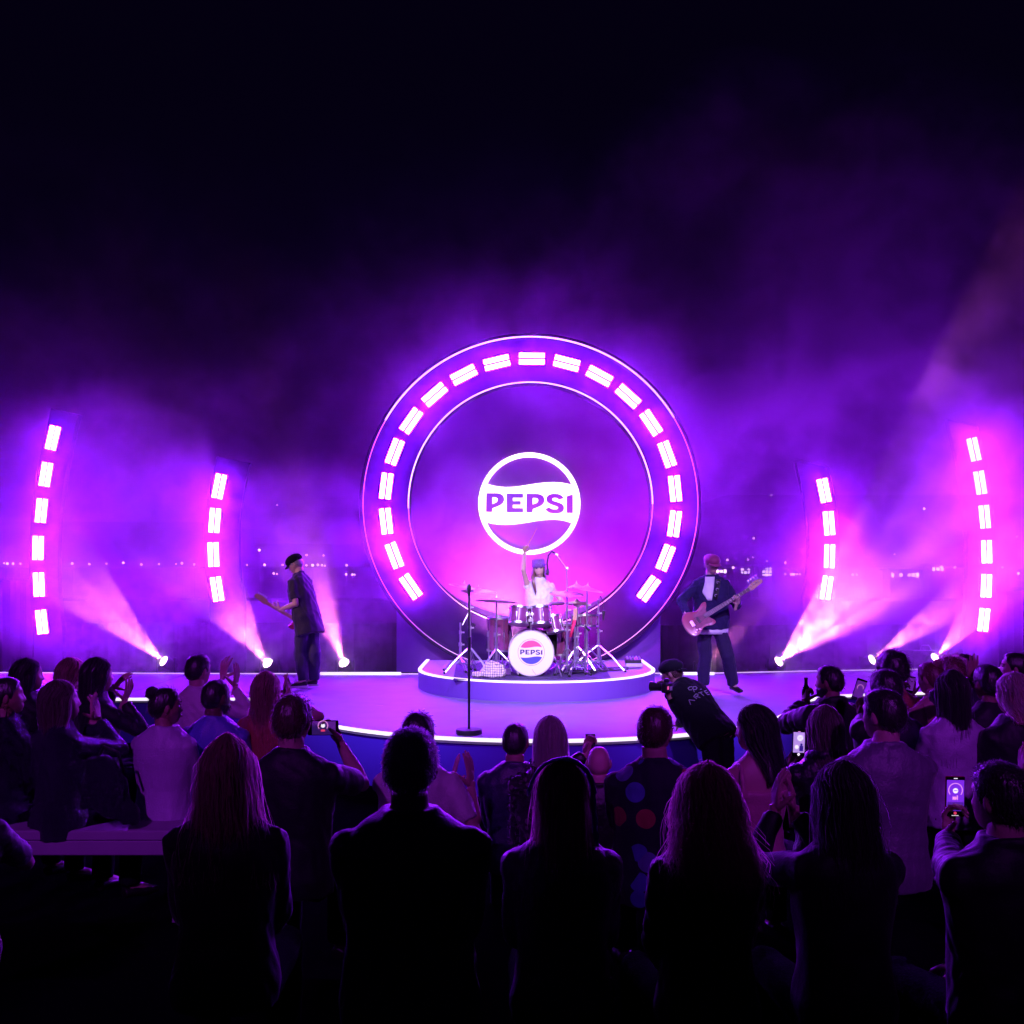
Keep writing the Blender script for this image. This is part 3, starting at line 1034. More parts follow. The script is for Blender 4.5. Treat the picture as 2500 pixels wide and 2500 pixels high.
def hair_short(fem, thick, rs, fuzz=420, flen=0.02, tight=False, cut=0.0, wild=0.5):
    p, f, d = HEAD_F if fem else HEAD_M
    zh = hairline(d) + cut
    k = sm(-0.004, 0.03, p[:, 2] - zh)
    nrm = d / np.array([0.077, 0.097, 0.118]); nrm /= np.linalg.norm(nrm, axis=1)[:, None]
    lump = np.array([mnoise.noise(Vector(q * 34)) for q in p]) if not tight else np.zeros(len(p))
    topb = 1 + 0.25 * sm(0.05, 0.11, p[:, 2])
    v = p + nrm * (np.where(k > 0, thick * k * topb * (1 + 0.22 * lump), 0) - 0.004 * (1 - k))[:, None]
    keep = (p[:, 2] - zh) > -0.018
    ff = [q for q in f if all(keep[i] for i in q)]
    g = G(); g.add(v, ff)
    idx = np.where(k > 0.5)[0]
    paths = []
    wgt = np.sqrt(d[idx, 0] ** 2 + d[idx, 1] ** 2) + 0.02
    for i in rs.choice(idx, fuzz, p=wgt / wgt.sum()):
        n = nrm[i]; flow = np.array([0, -0.8, -0.5]) - n * np.dot(n, [0, -0.8, -0.5])
        q = v[i] - n * 0.004
        dr = n * (0.35 + wild * rs.rand()) + flow * 0.8 + rs.normal(size=3) * 0.35 * wild
        dr /= np.linalg.norm(dr)
        L = flen * (0.5 + rs.rand())
        paths.append([q, q + dr * L * 0.5, q + dr * L + np.array([0, 0, -0.15 * L])])
    ribbons(g, paths, 0.0016, rs)
    return g


def hair_long(rs, length=0.36, point=1.12, w_end=0.115, d_end=0.06, open_=58, n=420, wavy=0.006, part=0.0, fuzz=0.012, back=-0.015, vol=1.0):
    """hair falling over the shoulders; z measured from the head centre down to -length"""
    def surf(phi, t, k=1.0):
        # t 0..1: crown -> tip ; phi: angle, 0 = front
        s, c = np.sin(phi), np.cos(phi)
        tt = 0.34
        if_top = t < tt
        th = np.where(if_top, (1 - t / tt) * np.pi / 2, 0)
        z_top = 0.020 + 0.118 * np.sin(th)
        r_top = np.cos(th) ** point
        u = np.clip((t - tt) / (1 - tt), 0, 1)
        z_low = 0.020 - u * (length + 0.020)
        z = np.where(if_top, z_top, z_low)
        flare = sm(0, 1, u)
        neck = np.exp(-((z + 0.13) / 0.07) ** 2) * 0.012
        ax = (0.084 * vol * (1 - flare) + w_end * flare - neck)
        ay = (0.112 * (1 - flare) + d_end * flare)
        cy_ = back * (1 - flare) + (-0.055) * flare
        rr = np.where(if_top, r_top, 1.0)
        return np.stack([ax * rr * s * k, cy_ + ay * rr * c * k, z + (k - 1) * 0.10 * np.where(if_top, np.sin(th), 0)], -1)

    def lim(t):
        return R(open_) * sm(0.16, 0.34, t) * (1 + 0.9 * sm(0.45, 1.0, t))

    g = G()
    nt, nph = 26, 40
    T = np.linspace(0, 1, nt)
    lay = []
    for k in (1.0, 0.86):
        rows = []
        for t in T:
            a0 = lim(np.array(t))
            ph = np.linspace(a0, 2 * np.pi - a0, nph)
            q = surf(ph, np.full(nph, t), k)
            wob = np.array([mnoise.noise(Vector((3 * math.sin(a), 3 * math.cos(a), t * 2.2 + part * 5))) for a in ph])
            q[:, :2] *= (1 + 0.10 * wob * (0.3 + t))[:, None]
            q[:, 2] += 0.22 * length * np.array([mnoise.noise(Vector((5 * math.sin(a), 5 * math.cos(a), part * 7 + 2))) for a in ph]) * max(0, t - 0.55)
            if k == 1.0:
                q[-1] = q[-1]
            rows.append(q)
        lay.append(np.array(rows))
    v = np.concatenate([lay[0].reshape(-1, 3), lay[1].reshape(-1, 3)])
    f = []
    off = nt * nph
    for i in range(nt - 1):
        for j in range(nph - 1):
            a = i * nph + j
            f.append((a, a + nph, a + nph + 1, a + 1))
            f.append((off + a, off + a + 1, off + a + nph + 1, off + a + nph))
        for j in (0, nph - 1):
            a = i * nph + j
            f.append((a, a + nph, off + a + nph, off + a) if j else (a, off + a, off + a + nph, a + nph))
    for j in range(nph - 1):
        a = (nt - 1) * nph + j
        f.append((a, off + a, off + a + 1, a + 1))
    g.add(v, f)
    paths = []
    for _ in range(n):
        t0 = rs.rand() * 0.25; t1 = 0.72 + 0.34 * rs.rand()
        ts = np.linspace(t0, t1, 11)
        u = rs.rand()
        a0 = lim(np.minimum(ts, 1.0))
        ph = a0 + (2 * np.pi - 2 * a0) * np.clip(u + 0.012 * np.sin(ts * 9 + rs.rand() * 6), 0.0, 1.0)
        k = 1.0 + (rs.rand() - 0.15) * 0.06
        q = surf(ph, np.minimum(ts, 1.0), k)
        over = np.maximum(ts - 1.0, 0)[:, None] * np.array([0, 0, -0.5]) * length
        q = q + over
        s_ = rs.rand() * 6; fr_ = 7 + 9 * rs.rand()
        wv = wavy * np.stack([np.sin(ts * fr_ + s_), np.cos(ts * fr_ + s_ * 1.7), 0 * ts], 1) * (0.25 + ts)[:, None]
        q = q + wv + rs.normal(size=3) * fuzz * np.linspace(0.15, 1, 11)[:, None] * rs.rand()
        paths.append(q)
    ribbons(g, paths, 0.0022, rs)
    return g


def ik(sh, wr, l1, l2, pole):
    sh, wr, pole = Vector(sh), Vector(wr), Vector(pole)
    d = wr - sh; L = d.length
    if L > (l1 + l2) * 0.995:
        d = d * ((l1 + l2) * 0.995 / L); wr = sh + d; L = d.length
    a = (l1 * l1 - l2 * l2 + L * L) / (2 * L)
    h = math.sqrt(max(l1 * l1 - a * a, 0))
    u = d.normalized(); p = (pole - u * pole.dot(u)).normalized()
    return sh + u * a + p * h, wr


TOR = [  # z, half width, half depth, y offset
    (-0.02, 0.165, 0.115, -0.01), (0.06, 0.172, 0.122, -0.01), (0.16, 0.160, 0.112, 0.0), (0.25, 0.152, 0.106, 0.005),
    (0.36, 0.166, 0.114, 0.008), (0.45, 0.178, 0.116, 0.004), (0.52, 0.180, 0.102, -0.006), (0.56, 0.160, 0.084, -0.014), (0.595, 0.120, 0.070, -0.016), (0.625, 0.074, 0.062, -0.012), (0.645, 0.060, 0.056, -0.008)]


def torso_rings(scale, wide, inflate, z0=None, z1=None, fem=0, loose=0.0):
    r = []
    for (z, w, dpt, yo) in TOR:
        if z0 is not None and z < z0 - 1e-6: continue
        if z1 is not None and z > z1 + 1e-6: continue
        if fem:
            w = w * (0.93 if z > 0.3 else 0.96) * (0.93 if 0.1 < z < 0.3 else 1)
        lo = loose * (1 - sm(0.3, 0.5, z))
        w = w * wide + inflate + lo; dpt = dpt * (0.5 + 0.5 * wide) + inflate + lo
        a = np.linspace(0, 2 * np.pi, 28, endpoint=False)
        e = 0.85
        X = w * np.sign(np.sin(a)) * np.abs(np.sin(a)) ** e; Y = dpt * np.sign(np.cos(a)) * np.abs(np.cos(a)) ** e + yo
        r.append(np.stack([X * scale, Y * scale, np.full(28, z * scale)], 1))
    return r


PEOPLE = []


def person(head, D=None, face=0, look=None, scale=1.0, fem=0, skin='fair', hair=None, top=None, top_mat=None, top_name='shirt', sleeve='long',
           wide=1.0, arms=None, label='', lean=0, group='audience watching the show', voxel=0.0115, nod=0, tilt=0, collar=None, wr=0.006, seed=0,
           bottom_mat=None, stand=False, loc=None, legs=None, loose=0.0, extra=None, name='person', roll=0, twist=0, strap=False, hscale=1.0, top_drop=0.0):
    """build one person. head: photo pixel of the top of the head (or loc given = hip point in the world)."""
    rs = np.random.RandomState(100 + seed)
    s = scale
    neck_tilt = nod
    sit = 0.88 * s
    yaw = Matrix.Rotation(R(-face), 4, 'Z')
    Lm = yaw @ Matrix.Rotation(R(-lean), 4, 'X') @ Matrix.Rotation(R(roll), 4, 'Y')     # lean > 0 bends forward
    hp_l = Vector((0, 0.012 * s, 0.752 * s))                                             # head centre in torso space
    look = face if look is None else look
    Hm = Matrix.Rotation(R(-look), 4, 'Z') @ Matrix.Rotation(R(-nod), 4, 'X') @ Matrix.Rotation(R(tilt), 4, 'Y')
    if loc is None:
        topw = W(head[0], head[1], D)
        hair_up = 0.012 if hair not in (None, 'bald') else 0.0
        hc = topw - Vector((0, 0, (0.118 * s * hscale + hair_up)))
        hip = hc - (Lm.to_3x3() @ hp_l)
    else:
        hip = Vector(loc); hc = hip + Lm.to_3x3() @ hp_l
    M = Matrix.Translation(hip) @ Lm
    MH = Matrix.Translation(hc) @ Hm @ Matrix.Scale(s * 0.98 * hscale, 4)
    base_z = hip.z - (0.86 * s if stand else 0.50)
    root = empty(name, (hip.x, hip.y, base_z), label, 'person', group)
    Mi = M.inverted()
    # ---- arms (world targets)
    sh_w = {}
    A = {}
    shx = 0.160 * wide * (0.92 if fem else 1.0)
    for sd, sg in (('L', -1), ('R', 1)):
        sh = M @ Vector((sg * shx * s, -0.008 * s, 0.512 * s))
        sp = (arms or {}).get(sd)
        if sp is None:
            wr_ = M @ Vector((sg * 0.05 * s, 0.27 * s, 0.09 * s)) if not stand else M @ Vector((sg * 0.26 * s, 0.08 * s, 0.0))
            pole = M.to_3x3() @ Vector((sg * 0.8, -0.6, -0.6))
            hand = 'relax'; fing = M.to_3x3() @ (Vector((-sg * 0.25, 0.9, -0.2)) if not stand else Vector((0, 0.1, -1))); palm = M.to_3x3() @ (Vector((0, 0, -1)) if not stand else Vector((-sg, 0, 0)))
        else:
            wr_ = Vector(sp['wrist']); pole = Vector(sp.get('pole', (sg * 0.6, -0.3, -1)))
            hand = sp.get('hand', 'relax'); fing = Vector(sp.get('fing', (0, 0, 1))); palm = Vector(sp.get('palm', (-sg, 0, 0)))
        el, wr_ = ik(sh, wr_, 0.285 * s, 0.255 * s, pole)
        A[sd] = (sh, el, wr_, hand, fing, palm)
    # ---- body: torso, neck, arms, legs welded; head and hands joined to it
    g = G()
    rings = torso_rings(s, wide * 0.96, -0.006, fem=fem)
    g.loft([xf(r, M) for r in rings])
    nb = M @ Vector((0, -0.012 * s, 0.585 * s)); nt_ = hc + (Hm.to_3x3() @ Vector((0, -0.022 * s, -0.055 * s)))
    nk = 0.059 if not fem else 0.050
    g.tube([nb, nb.lerp(nt_, 0.5), nt_], [nk * 1.18 * s, nk * s, nk * s], 16)
    for sd, sg in (('L', -1), ('R', 1)):
        sh, el, wr_, *_ = A[sd]
        q = 0.92 if fem else 1.0
        g.tube([sh.lerp(el, -0.08), sh.lerp(el, 0.25), sh.lerp(el, 0.6), el, el.lerp(wr_, 0.28), el.lerp(wr_, 0.7), wr_],
               [0.050 * q * s, 0.050 * q * s, 0.045 * q * s, 0.040 * q * s, 0.043 * q * s, 0.032 * q * s, 0.026 * q * s], 12)
        g.ell(el, (0.040 * q * s,) * 3, 10, 8)
        g.ell(sh, (0.050 * q * s,) * 3, 10, 8)
    LG = []
    for sd, sg in (('L', -1), ('R', 1)):
        hj = M @ Vector((sg * 0.09 * s, 0, 0.02 * s))
        if legs:
            kn, an = Vector(legs[sd][0]), Vector(legs[sd][1])
        elif stand:
            kn = hj + Vector((sg * 0.02, 0.02, -0.42 * s)); an = kn + Vector((0, -0.03, -0.41 * s))
        else:
            F3 = yaw.to_3x3()
            kn = hj + F3 @ Vector((sg * 0.04, 0.42 * s, 0.0)); an = kn + F3 @ Vector((0, -0.04, -0.42 * s))
        ft = an + (yaw.to_3x3() @ Vector((sg * 0.03, 0.14 * s, -0.05 * s))) if not (legs and len(legs[sd]) > 2) else Vector(legs[sd][2])
        LG.append((hj, kn, an, ft))
        g.tube([hj, hj.lerp(kn, 0.5), kn, kn.lerp(an, 0.35), an], [0.085 * s, 0.074 * s, 0.056 * s, 0.056 * s, 0.036 * s], 12)
        g.ell(kn, (0.056 * s,) * 3, 10, 8)
        g.tube([an, an.lerp(ft, 0.5), ft], [0.036 * s, 0.038 * s, 0.028 * s], 10)
    bv, bf, bn = remesh(g, 0.0135 if voxel < 0.02 else 0.02, 2)
    gb = G(); gb.add(bv, bf)
    hg = head_geo(fem)
    hv, hf = hg.arrays(); gb.add(xf(hv, MH), hf)
    for sd, sg in (('L', -1), ('R', 1)):
        sh, el, wr_, hand, fing, palm = A[sd]
        v, f = HANDS[hand]
        v = v * s * (0.92 if fem else 1.0)
        if sd == 'R':
            v = v * np.array([-1, 1, 1]); f = [q[::-1] for q in f]
        fm = frame(fing, palm)
        gb.add(xf(v, np.array(fm)) + np.array(wr_), f)
    gb.build('body', SKIN[skin], root, smooth=True)
    # ---- top garment
    if top != 'none':
        g = G()
        infl = {'tee': 0.010, 'shirt': 0.012, 'jacket': 0.019, 'puffy': 0.036, 'tank': 0.008, 'dress': 0.010, 'cape': 0.026}[top or 'shirt']
        zt = 0.45 if top == 'tank' else None
        rr = torso_rings(s, wide, infl, z0=-0.02 if top_drop == 0 else None, z1=zt, fem=fem, loose=loose)
        if top_drop:
            a = rr[0].copy(); a[:, 2] -= top_drop * s; a[:, 0] *= 1.05; rr = [a] + rr
        g.loft([xf(r, M) for r in rr])
        if top == 'tank':
            for sg in (-1, 1):
                g.tube([M @ Vector((sg * 0.10 * s, yy * s, zz * s)) for yy, zz in ((-0.108, 0.42), (-0.100, 0.50), (-0.060, 0.575), (0.0, 0.588), (0.06, 0.56), (0.108, 0.44))], 0.012 * s, 8)
        else:
            sl = {'long': 0.92, 'short': 0.0, 'none': -1, 'three': 0.55}[sleeve]
            rad = {'tee': 0.062, 'shirt': 0.062, 'jacket': 0.070, 'puffy': 0.092, 'dress': 0.058, 'cape': 0.075}[top or 'shirt'] * (0.94 if fem else 1)
            for sd, sg in (('L', -1), ('R', 1)):
                sh, el, wr_, *_ = A[sd]
                if sl < 0:
                    g.ell(sh.lerp(el, 0.03), (0.066 * s,) * 3, 12, 8); continue
                if sl == 0:
                    g.tube([sh.lerp(el, -0.12), sh.lerp(el, 0.25), sh.lerp(el, 0.78)], [rad * s, rad * 1.05 * s, rad * 0.98 * s], 14)
                else:
                    pf = (lambda q: 1.0 + 0.10 * math.sin(q * 26)) if top == 'puffy' else (lambda q: 1.0)
                    ts = np.linspace(-0.12, 1, 10); ps = [sh.lerp(el, t) for t in ts]; rd = [rad * pf(t) * (1 - 0.16 * max(0, t)) * s for t in ts]
                    ts2 = np.linspace(0.08, sl, 9); ps += [el.lerp(wr_, t) for t in ts2]; rd += [rad * pf(t + 1) * (0.84 - 0.24 * t) * s for t in ts2]
                    g.tube(ps, rd, 14)
                    g.ell(el, (rad * 0.84 * s,) * 3, 10, 8)
                g.ell(sh, (rad * 1.02 * s,) * 3, 12, 8)
        if collar:
            cr, cz, ct = {'shirt': (0.066, 0.622, 0.013), 'jacket': (0.074, 0.618, 0.017), 'puffy': (0.092, 0.622, 0.030), 'hood': (0.105, 0.600, 0.036)}[collar]
            pth = []
            for a in np.linspace(0, 2 * np.pi, 19):
                pth.append(M @ Vector((cr * s * math.sin(a) * (0.94 if fem else 1), (-0.012 + cr * math.cos(a)) * s, (cz - 0.022 * math.cos(a)) * s)))
            g.tube(pth, ct * s, 8, cap=False)
            if collar in ('shirt', 'jacket'):
                for sg in (-1, 1):
                    g.tube([M @ Vector((sg * 0.065 * s, 0.03 * s, 0.615 * s)), M @ Vector((sg * 0.05 * s, 0.085 * s, 0.56 * s)), M @ Vector((sg * 0.028 * s, 0.118 * s, 0.47 * s))], [0.014 * s, 0.018 * s, 0.012 * s], 8)
        v, f, n = remesh(g, voxel, 2)
        v = wrinkle(v, n, wr, seed + 5, 1.0)
        gt = G(); gt.add(v, f)
        if extra == 'ruffle':
            paths = []
            c_ = np.array(hip); pick = rs.choice(len(v), 900)
            for i in pick:
                t_ = np.cross(n[i], rs.normal(size=3)); t_ /= np.linalg.norm(t_) + 1e-9
                L_ = 0.012 + 0.02 * rs.rand()
                paths.append([v[i], v[i] + n[i] * L_ * 0.7 + t_ * L_ * 0.3, v[i] + n[i] * L_ * 0.8 + t_ * L_])
            ribbons(gt, paths, 0.006, rs)
        gt.build(top_name, top_mat, root, smooth=True)
    # ---- trousers / skirt
    g = G()
    g.loft([xf(r, M) for r in torso_rings(s, wide * 1.0, 0.004, z1=0.16, fem=fem)])
    for hj, kn, an, ft in LG:
        q = 1.25 if legs or stand else 1.12
        g.tube([hj, hj.lerp(kn, 0.5), kn, kn.lerp(an, 0.4), kn.lerp(an, 0.98)], [0.096 * s, 0.086 * s, 0.068 * q * s, 0.064 * q * s, 0.058 * q * s], 12)
        g.ell(kn, (0.068 * q * s,) * 3, 10, 8)
    v, f, n = remesh(g, 0.013 if (stand or legs) else 0.022, 2)
    v = wrinkle(v, n, 0.007 if (stand or legs) else 0.004, seed + 9, 0.9)
    G().add(v, f).build('trousers', bottom_mat or M_trouser, root, smooth=True)
    for hj, kn, an, ft in LG:
        fd = (ft - an); fd.z = 0; fd = fd.normalized() if fd.length > 1e-4 else Vector((0, 1, 0))
        gs = G()
        sole = an + Vector((0, 0, -0.055 * s))
        gs.tube([an + fd * -0.035 * s + Vector((0, 0, -0.035 * s)), an + fd * 0.02 * s + Vector((0, 0, -0.03 * s)), an + fd * 0.10 * s + Vector((0, 0, -0.047 * s)), an + fd * 0.185 * s + Vector((0, 0, -0.056 * s))],
                [0.040 * s, 0.046 * s, 0.044 * s, 0.026 * s], 12, squash=0.8)
        if stand or legs:
            gs.tube([an, an + Vector((0, 0, -0.04 * s))], [0.042 * s, 0.046 * s], 12)
        sv, sf, sn = remesh(gs, 0.008, 1)
        G().add(sv, sf).build('shoe', M_shoe, root, smooth=True)
    # ---- hair
    if hair and hair != 'bald':
        kind, colr = hair[0], hair[1]
        kw = hair[2] if len(hair) > 2 else {}
        if kind == 'short': gh = hair_short(fem, kw.pop('thick', 0.010), rs, **kw)
        elif kind == 'sleek': gh = hair_short(fem, 0.011, rs, fuzz=80, flen=0.02, tight=True, wild=0.1)
        elif kind == 'bun':
            gh = hair_short(fem, 0.012, rs, fuzz=120, flen=0.025, tight=True, wild=0.15)
            bc = np.array(kw.get('at', (0, -0.075, 0.115))); br = kw.get('r', 0.040)
            gh.ell(bc, (br, br, br * 0.9), 20, 14)
            pp = []
            for _ in range(160):
                a = rs.normal(size=3); a /= np.linalg.norm(a); b = np.cross(a, rs.normal(size=3)); b /= np.linalg.norm(b)
                pp.append([bc + br * 1.02 * (a * math.cos(q) + b * math.sin(q)) for q in np.linspace(0, 1.6, 5)])
            ribbons(gh, pp, 0.0022, rs)
        elif kind == 'afro':
            gh = hair_short(fem, kw.pop('thick', 0.045), rs, fuzz=900, flen=0.035, wild=1.4, cut=0.0)
        elif kind == 'long': gh = hair_long(rs, **kw)
        hv, hf = gh.arrays()
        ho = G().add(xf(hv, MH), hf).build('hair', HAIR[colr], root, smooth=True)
        two_mats(ho, getattr(gh, 'solid', len(hf)), RIM_LOCK[colr])
    P_ = dict(root=root, M=M, MH=MH, hip=hip, hc=hc, A=A, rs=rs, s=s, legs=LG)
    PEOPLE.append(P_)
    return P_


M_trouser = cloth('trouser', (0.012, 0.012, 0.016), rough=0.95, sheen=0.0, spec=0.05)
M_shoe = mat('dark_leather', (0.015, 0.014, 0.014), 0.4, var=0.2)


def part(P_, nm, g, m, smooth=True, head=False):
    v, f = g.arrays()
    return G().add(xf(v, P_['MH']) if head else v, f).build(nm, m, P_['root'], smooth=smooth)


def face_details(P_, brows=(0.03, 0.02, 0.015), mouth=True, glasses=False, smile=0.0):
    """eyes, brows, lips as parts on the head"""
    ge = G(); gb = G(); gl = G()
    for sgn_ in (-1, 1):
        ge.ell((sgn_ * 0.031, 0.0815, 0.018), (0.0125, 0.006, 0.0055), 12, 8)
        gb.tube([(sgn_ * 0.014, 0.0945, 0.036), (sgn_ * 0.032, 0.0935, 0.041), (sgn_ * 0.050, 0.080, 0.036)], [0.003, 0.0035, 0.002], 6)
    part(P_, 'eyes', ge, mat('eye_dark', (0.02, 0.015, 0.02), 0.2), head=True)
    part(P_, 'eyebrows', gb, mat('brow_%d' % int(brows[0] * 999), brows, 0.8), head=True)
    if mouth:
        gl.tube([(-0.024, 0.088, -0.060 + smile), (-0.012, 0.098, -0.0605), (0, 0.1005, -0.061), (0.012, 0.098, -0.0605), (0.024, 0.088, -0.060 + smile)], [0.0015, 0.005, 0.006, 0.005, 0.0015], 6)
        part(P_, 'lips', gl, mat('lips', (0.36, 0.10, 0.11), 0.4), head=True)


def glasses(P_):
    g = G()
    for sgn_ in (-1, 1):
        g.tube([(sgn_ * 0.031 + 0.021 * math.cos(a), 0.094, 0.018 + 0.017 * math.sin(a)) for a in np.linspace(0, 2 * np.pi, 17)], 0.0018, 6, cap=False)
        g.tube([(sgn_ * 0.052, 0.092, 0.022), (sgn_ * 0.077, 0.05, 0.022), (sgn_ * 0.082, -0.02, 0.016)], 0.0018, 6)
    g.tube([(-0.010, 0.101, 0.022), (0.010, 0.101, 0.022)], 0.0018, 6)
    part(P_, 'glasses', g, mat('spectacle_frame', (0.25, 0.22, 0.22), 0.25, metal=0.6), head=True)


def earring(P_, side, r=0.012):
    g = G()
    x = side * 0.084
    g.tube([(x, -0.008 + r * math.cos(a), -0.036 - r + r * math.sin(a)) for a in np.linspace(0, 2 * np.pi, 17)], r * 0.16, 6, cap=False)
    g.ell((x, -0.008, -0.034), (0.003, 0.003, 0.003), 6, 5)
    part(P_, 'earring', g, mat('gold', (0.9, 0.62, 0.25), 0.2, metal=1.0), head=True)


def beard(P_, colr='black'):
    p, f, d = HEAD_M
    ph = np.degrees(np.abs(np.arctan2(d[:, 0], d[:, 1])))
    k = sm(-0.028, -0.05, p[:, 2]) * sm(104, 92, ph) * (1 - np.exp(-(p[:, 0] / 0.02) ** 2) * np.exp(-((p[:, 2] + 0.06) / 0.010) ** 2))
    nrm = d / np.linalg.norm(d, axis=1)[:, None]
    v = p + nrm * (0.011 * k - 0.003 * (1 - k))[:, None]
    ff = [q for q in f if max(k[i] for i in q) > 0.05]
    g = G().add(v, ff)
    rs = P_['rs']; idx = np.where(k > 0.5)[0]
    ribbons(g, [[v[i], v[i] + nrm[i] * 0.006 + np.array([0, 0, -0.008]), v[i] + nrm[i] * 0.008 + np.array([0, 0, -0.018])] for i in rs.choice(idx, 160)], 0.0014, rs)
    part(P_, 'beard', g, HAIR[colr], head=True)

# ------------------------------------------------------------------ audience area
for i, (y0, y1, z) in enumerate(((-3.0, 3.75, 0.42), (3.75, 4.75, 0.28), (4.75, 5.9, 0.14))):
    g = G(); g.box((0, (y0 + y1) / 2, z / 2 + 0.002), (19.96 + 0.02 * i, y1 - y0 - 0.004, z))
    struct(g.build('terrace_step', M_ground))

M_bench = mat('bench_paint', (0.42, 0.36, 0.46), 0.6, var=0.1, vscale=6)


def bench(x0, x1, y, z, floor, label, dep=0.42):
    b = empty('bench', ((x0 + x1) / 2, y, floor), label, 'bench', 'audience benches')
    G().box(((x0 + x1) / 2, y, z - 0.03), (x1 - x0, dep, 0.06), bev=0.008).build('seat', M_bench, b)
    G().box(((x0 + x1) / 2, y - dep / 2 + 0.02, z - 0.105), (x1 - x0 - 0.02, 0.03, 0.088), bev=0.006).build('apron', M_bench, b)
    for x in (x0 + 0.06, (x0 + x1) / 2, x1 - 0.06):
        G().box((x, y, (z - 0.06 + floor) / 2), (0.06, dep - 0.1, z - 0.062 - floor), bev=0.006).build('leg', M_bench, b)
    return b


bench(-5.2, -1.95, 6.30, 0.62, 0.0, 'long pale bench at the lower left under four seated spectators')

# ------------------------------------------------------------------ cloth colours
T = {
    'white': cloth('white', (0.66, 0.64, 0.66)), 'cream': cloth('cream', (0.62, 0.58, 0.58)), 'black': cloth('black', (0.012, 0.012, 0.016), rough=0.6, spec=0.4, bump=0.12),
    'matte': cloth('matte_black', (0.010, 0.010, 0.014), rough=0.95, sheen=0.05, spec=0.15), 'navy': cloth('navy', (0.018, 0.022, 0.06)), 'blue': cloth('blue', (0.10, 0.12, 0.50)), 'grey': cloth('grey', (0.16, 0.15, 0.20)),
    'char': cloth('char', (0.035, 0.034, 0.045)), 'rust': cloth('rust', (0.34, 0.10, 0.05)), 'pink': cloth('pink', (0.45, 0.14, 0.22)),
    'blush': cloth('blush', (0.50, 0.22, 0.28)), 'leather': mat('black_leather', (0.014, 0.013, 0.014), 0.36, var=0.2, bump=0.4, bscale=30),
    'quilt': mat('black_quilt', (0.016, 0.016, 0.022), 0.38, var=0.2, bump=0.7, bscale=26),
    'sequin': mat('dark_sequin', (0.06, 0.05, 0.09), 0.22, metal=0.7, bump=0.9, bscale=160), 'lilac': cloth('lilac', (0.50, 0.42, 0.60)),
}


def pattern_mat(name, base, spots_, scale, thr=0.32, rough=0.8):
    m = bpy.data.materials.new(name); m.use_nodes = True
    nt = m.node_tree; b = nt.nodes['Principled BSDF']; b.inputs['Roughness'].default_value = rough; b.inputs['Sheen Weight'].default_value = 0.2
    tc = nt.nodes.new('ShaderNodeTexCoord'); vo = nt.nodes.new('ShaderNodeTexVoronoi'); vo.inputs['Scale'].default_value = scale
    vo.inputs['Randomness'].default_value = 0.85
    nt.links.new(tc.outputs['Object'], vo.inputs['Vector'])
    lt = nt.nodes.new('ShaderNodeMath'); lt.operation = 'LESS_THAN'; lt.inputs[1].default_value = thr
    nt.links.new(vo.outputs['Distance'], lt.inputs[0])
    cr = nt.nodes.new('ShaderNodeValToRGB'); cr.color_ramp.interpolation = 'CONSTANT'
    el = cr.color_ramp.elements; el[0].color = (*spots_[0], 1)
    for i, c in enumerate(spots_[1:]):
        e = el[1] if i == 0 else el.new(0.5)
        e.position = (i + 1) / len(spots_); e.color = (*c, 1)
    sp = nt.nodes.new('ShaderNodeSeparateColor'); nt.links.new(vo.outputs['Color'], sp.inputs[0]); nt.links.new(sp.outputs[0], cr.inputs[0])
    mx = nt.nodes.new('ShaderNodeMix'); mx.data_type = 'RGBA'; mx.inputs[6].default_value = (*base, 1)
    nt.links.new(lt.outputs[0], mx.inputs[0]); nt.links.new(cr.outputs[0], mx.inputs[7]); nt.links.new(mx.outputs[2], b.inputs['Base Color'])
    return m


T['dots'] = pattern_mat('dotted_shirt', (0.012, 0.012, 0.03), [(0.10, 0.14, 0.55), (0.45, 0.05, 0.08), (0.16, 0.18, 0.5), (0.012, 0.012, 0.03)], 9, 0.42)
T['floral'] = pattern_mat('floral_dark', (0.02, 0.016, 0.024), [(0.10, 0.06, 0.10), (0.02, 0.016, 0.024), (0.16, 0.10, 0.15)], 26, 0.4, 0.6)

UP = (0, 0.15, 1)


def clap(lw, rw, D, f=(0.0, 0.1, 1), hand='open', pl=None, pr=None, tilt=0.25):
    return {'L': dict(wrist=W(lw[0], lw[1], D), hand=hand, fing=(f[0] + tilt * 0.3, f[1], f[2]), palm=(1, 0.15, 0.1), pole=pl or (-0.7, -0.3, -1)),
            'R': dict(wrist=W(rw[0], rw[1], D + 0.02), hand=hand, fing=(f[0] - tilt * 0.3, f[1], f[2]), palm=(-1, 0.15, 0.1), pole=pr or (0.7, -0.3, -1))}


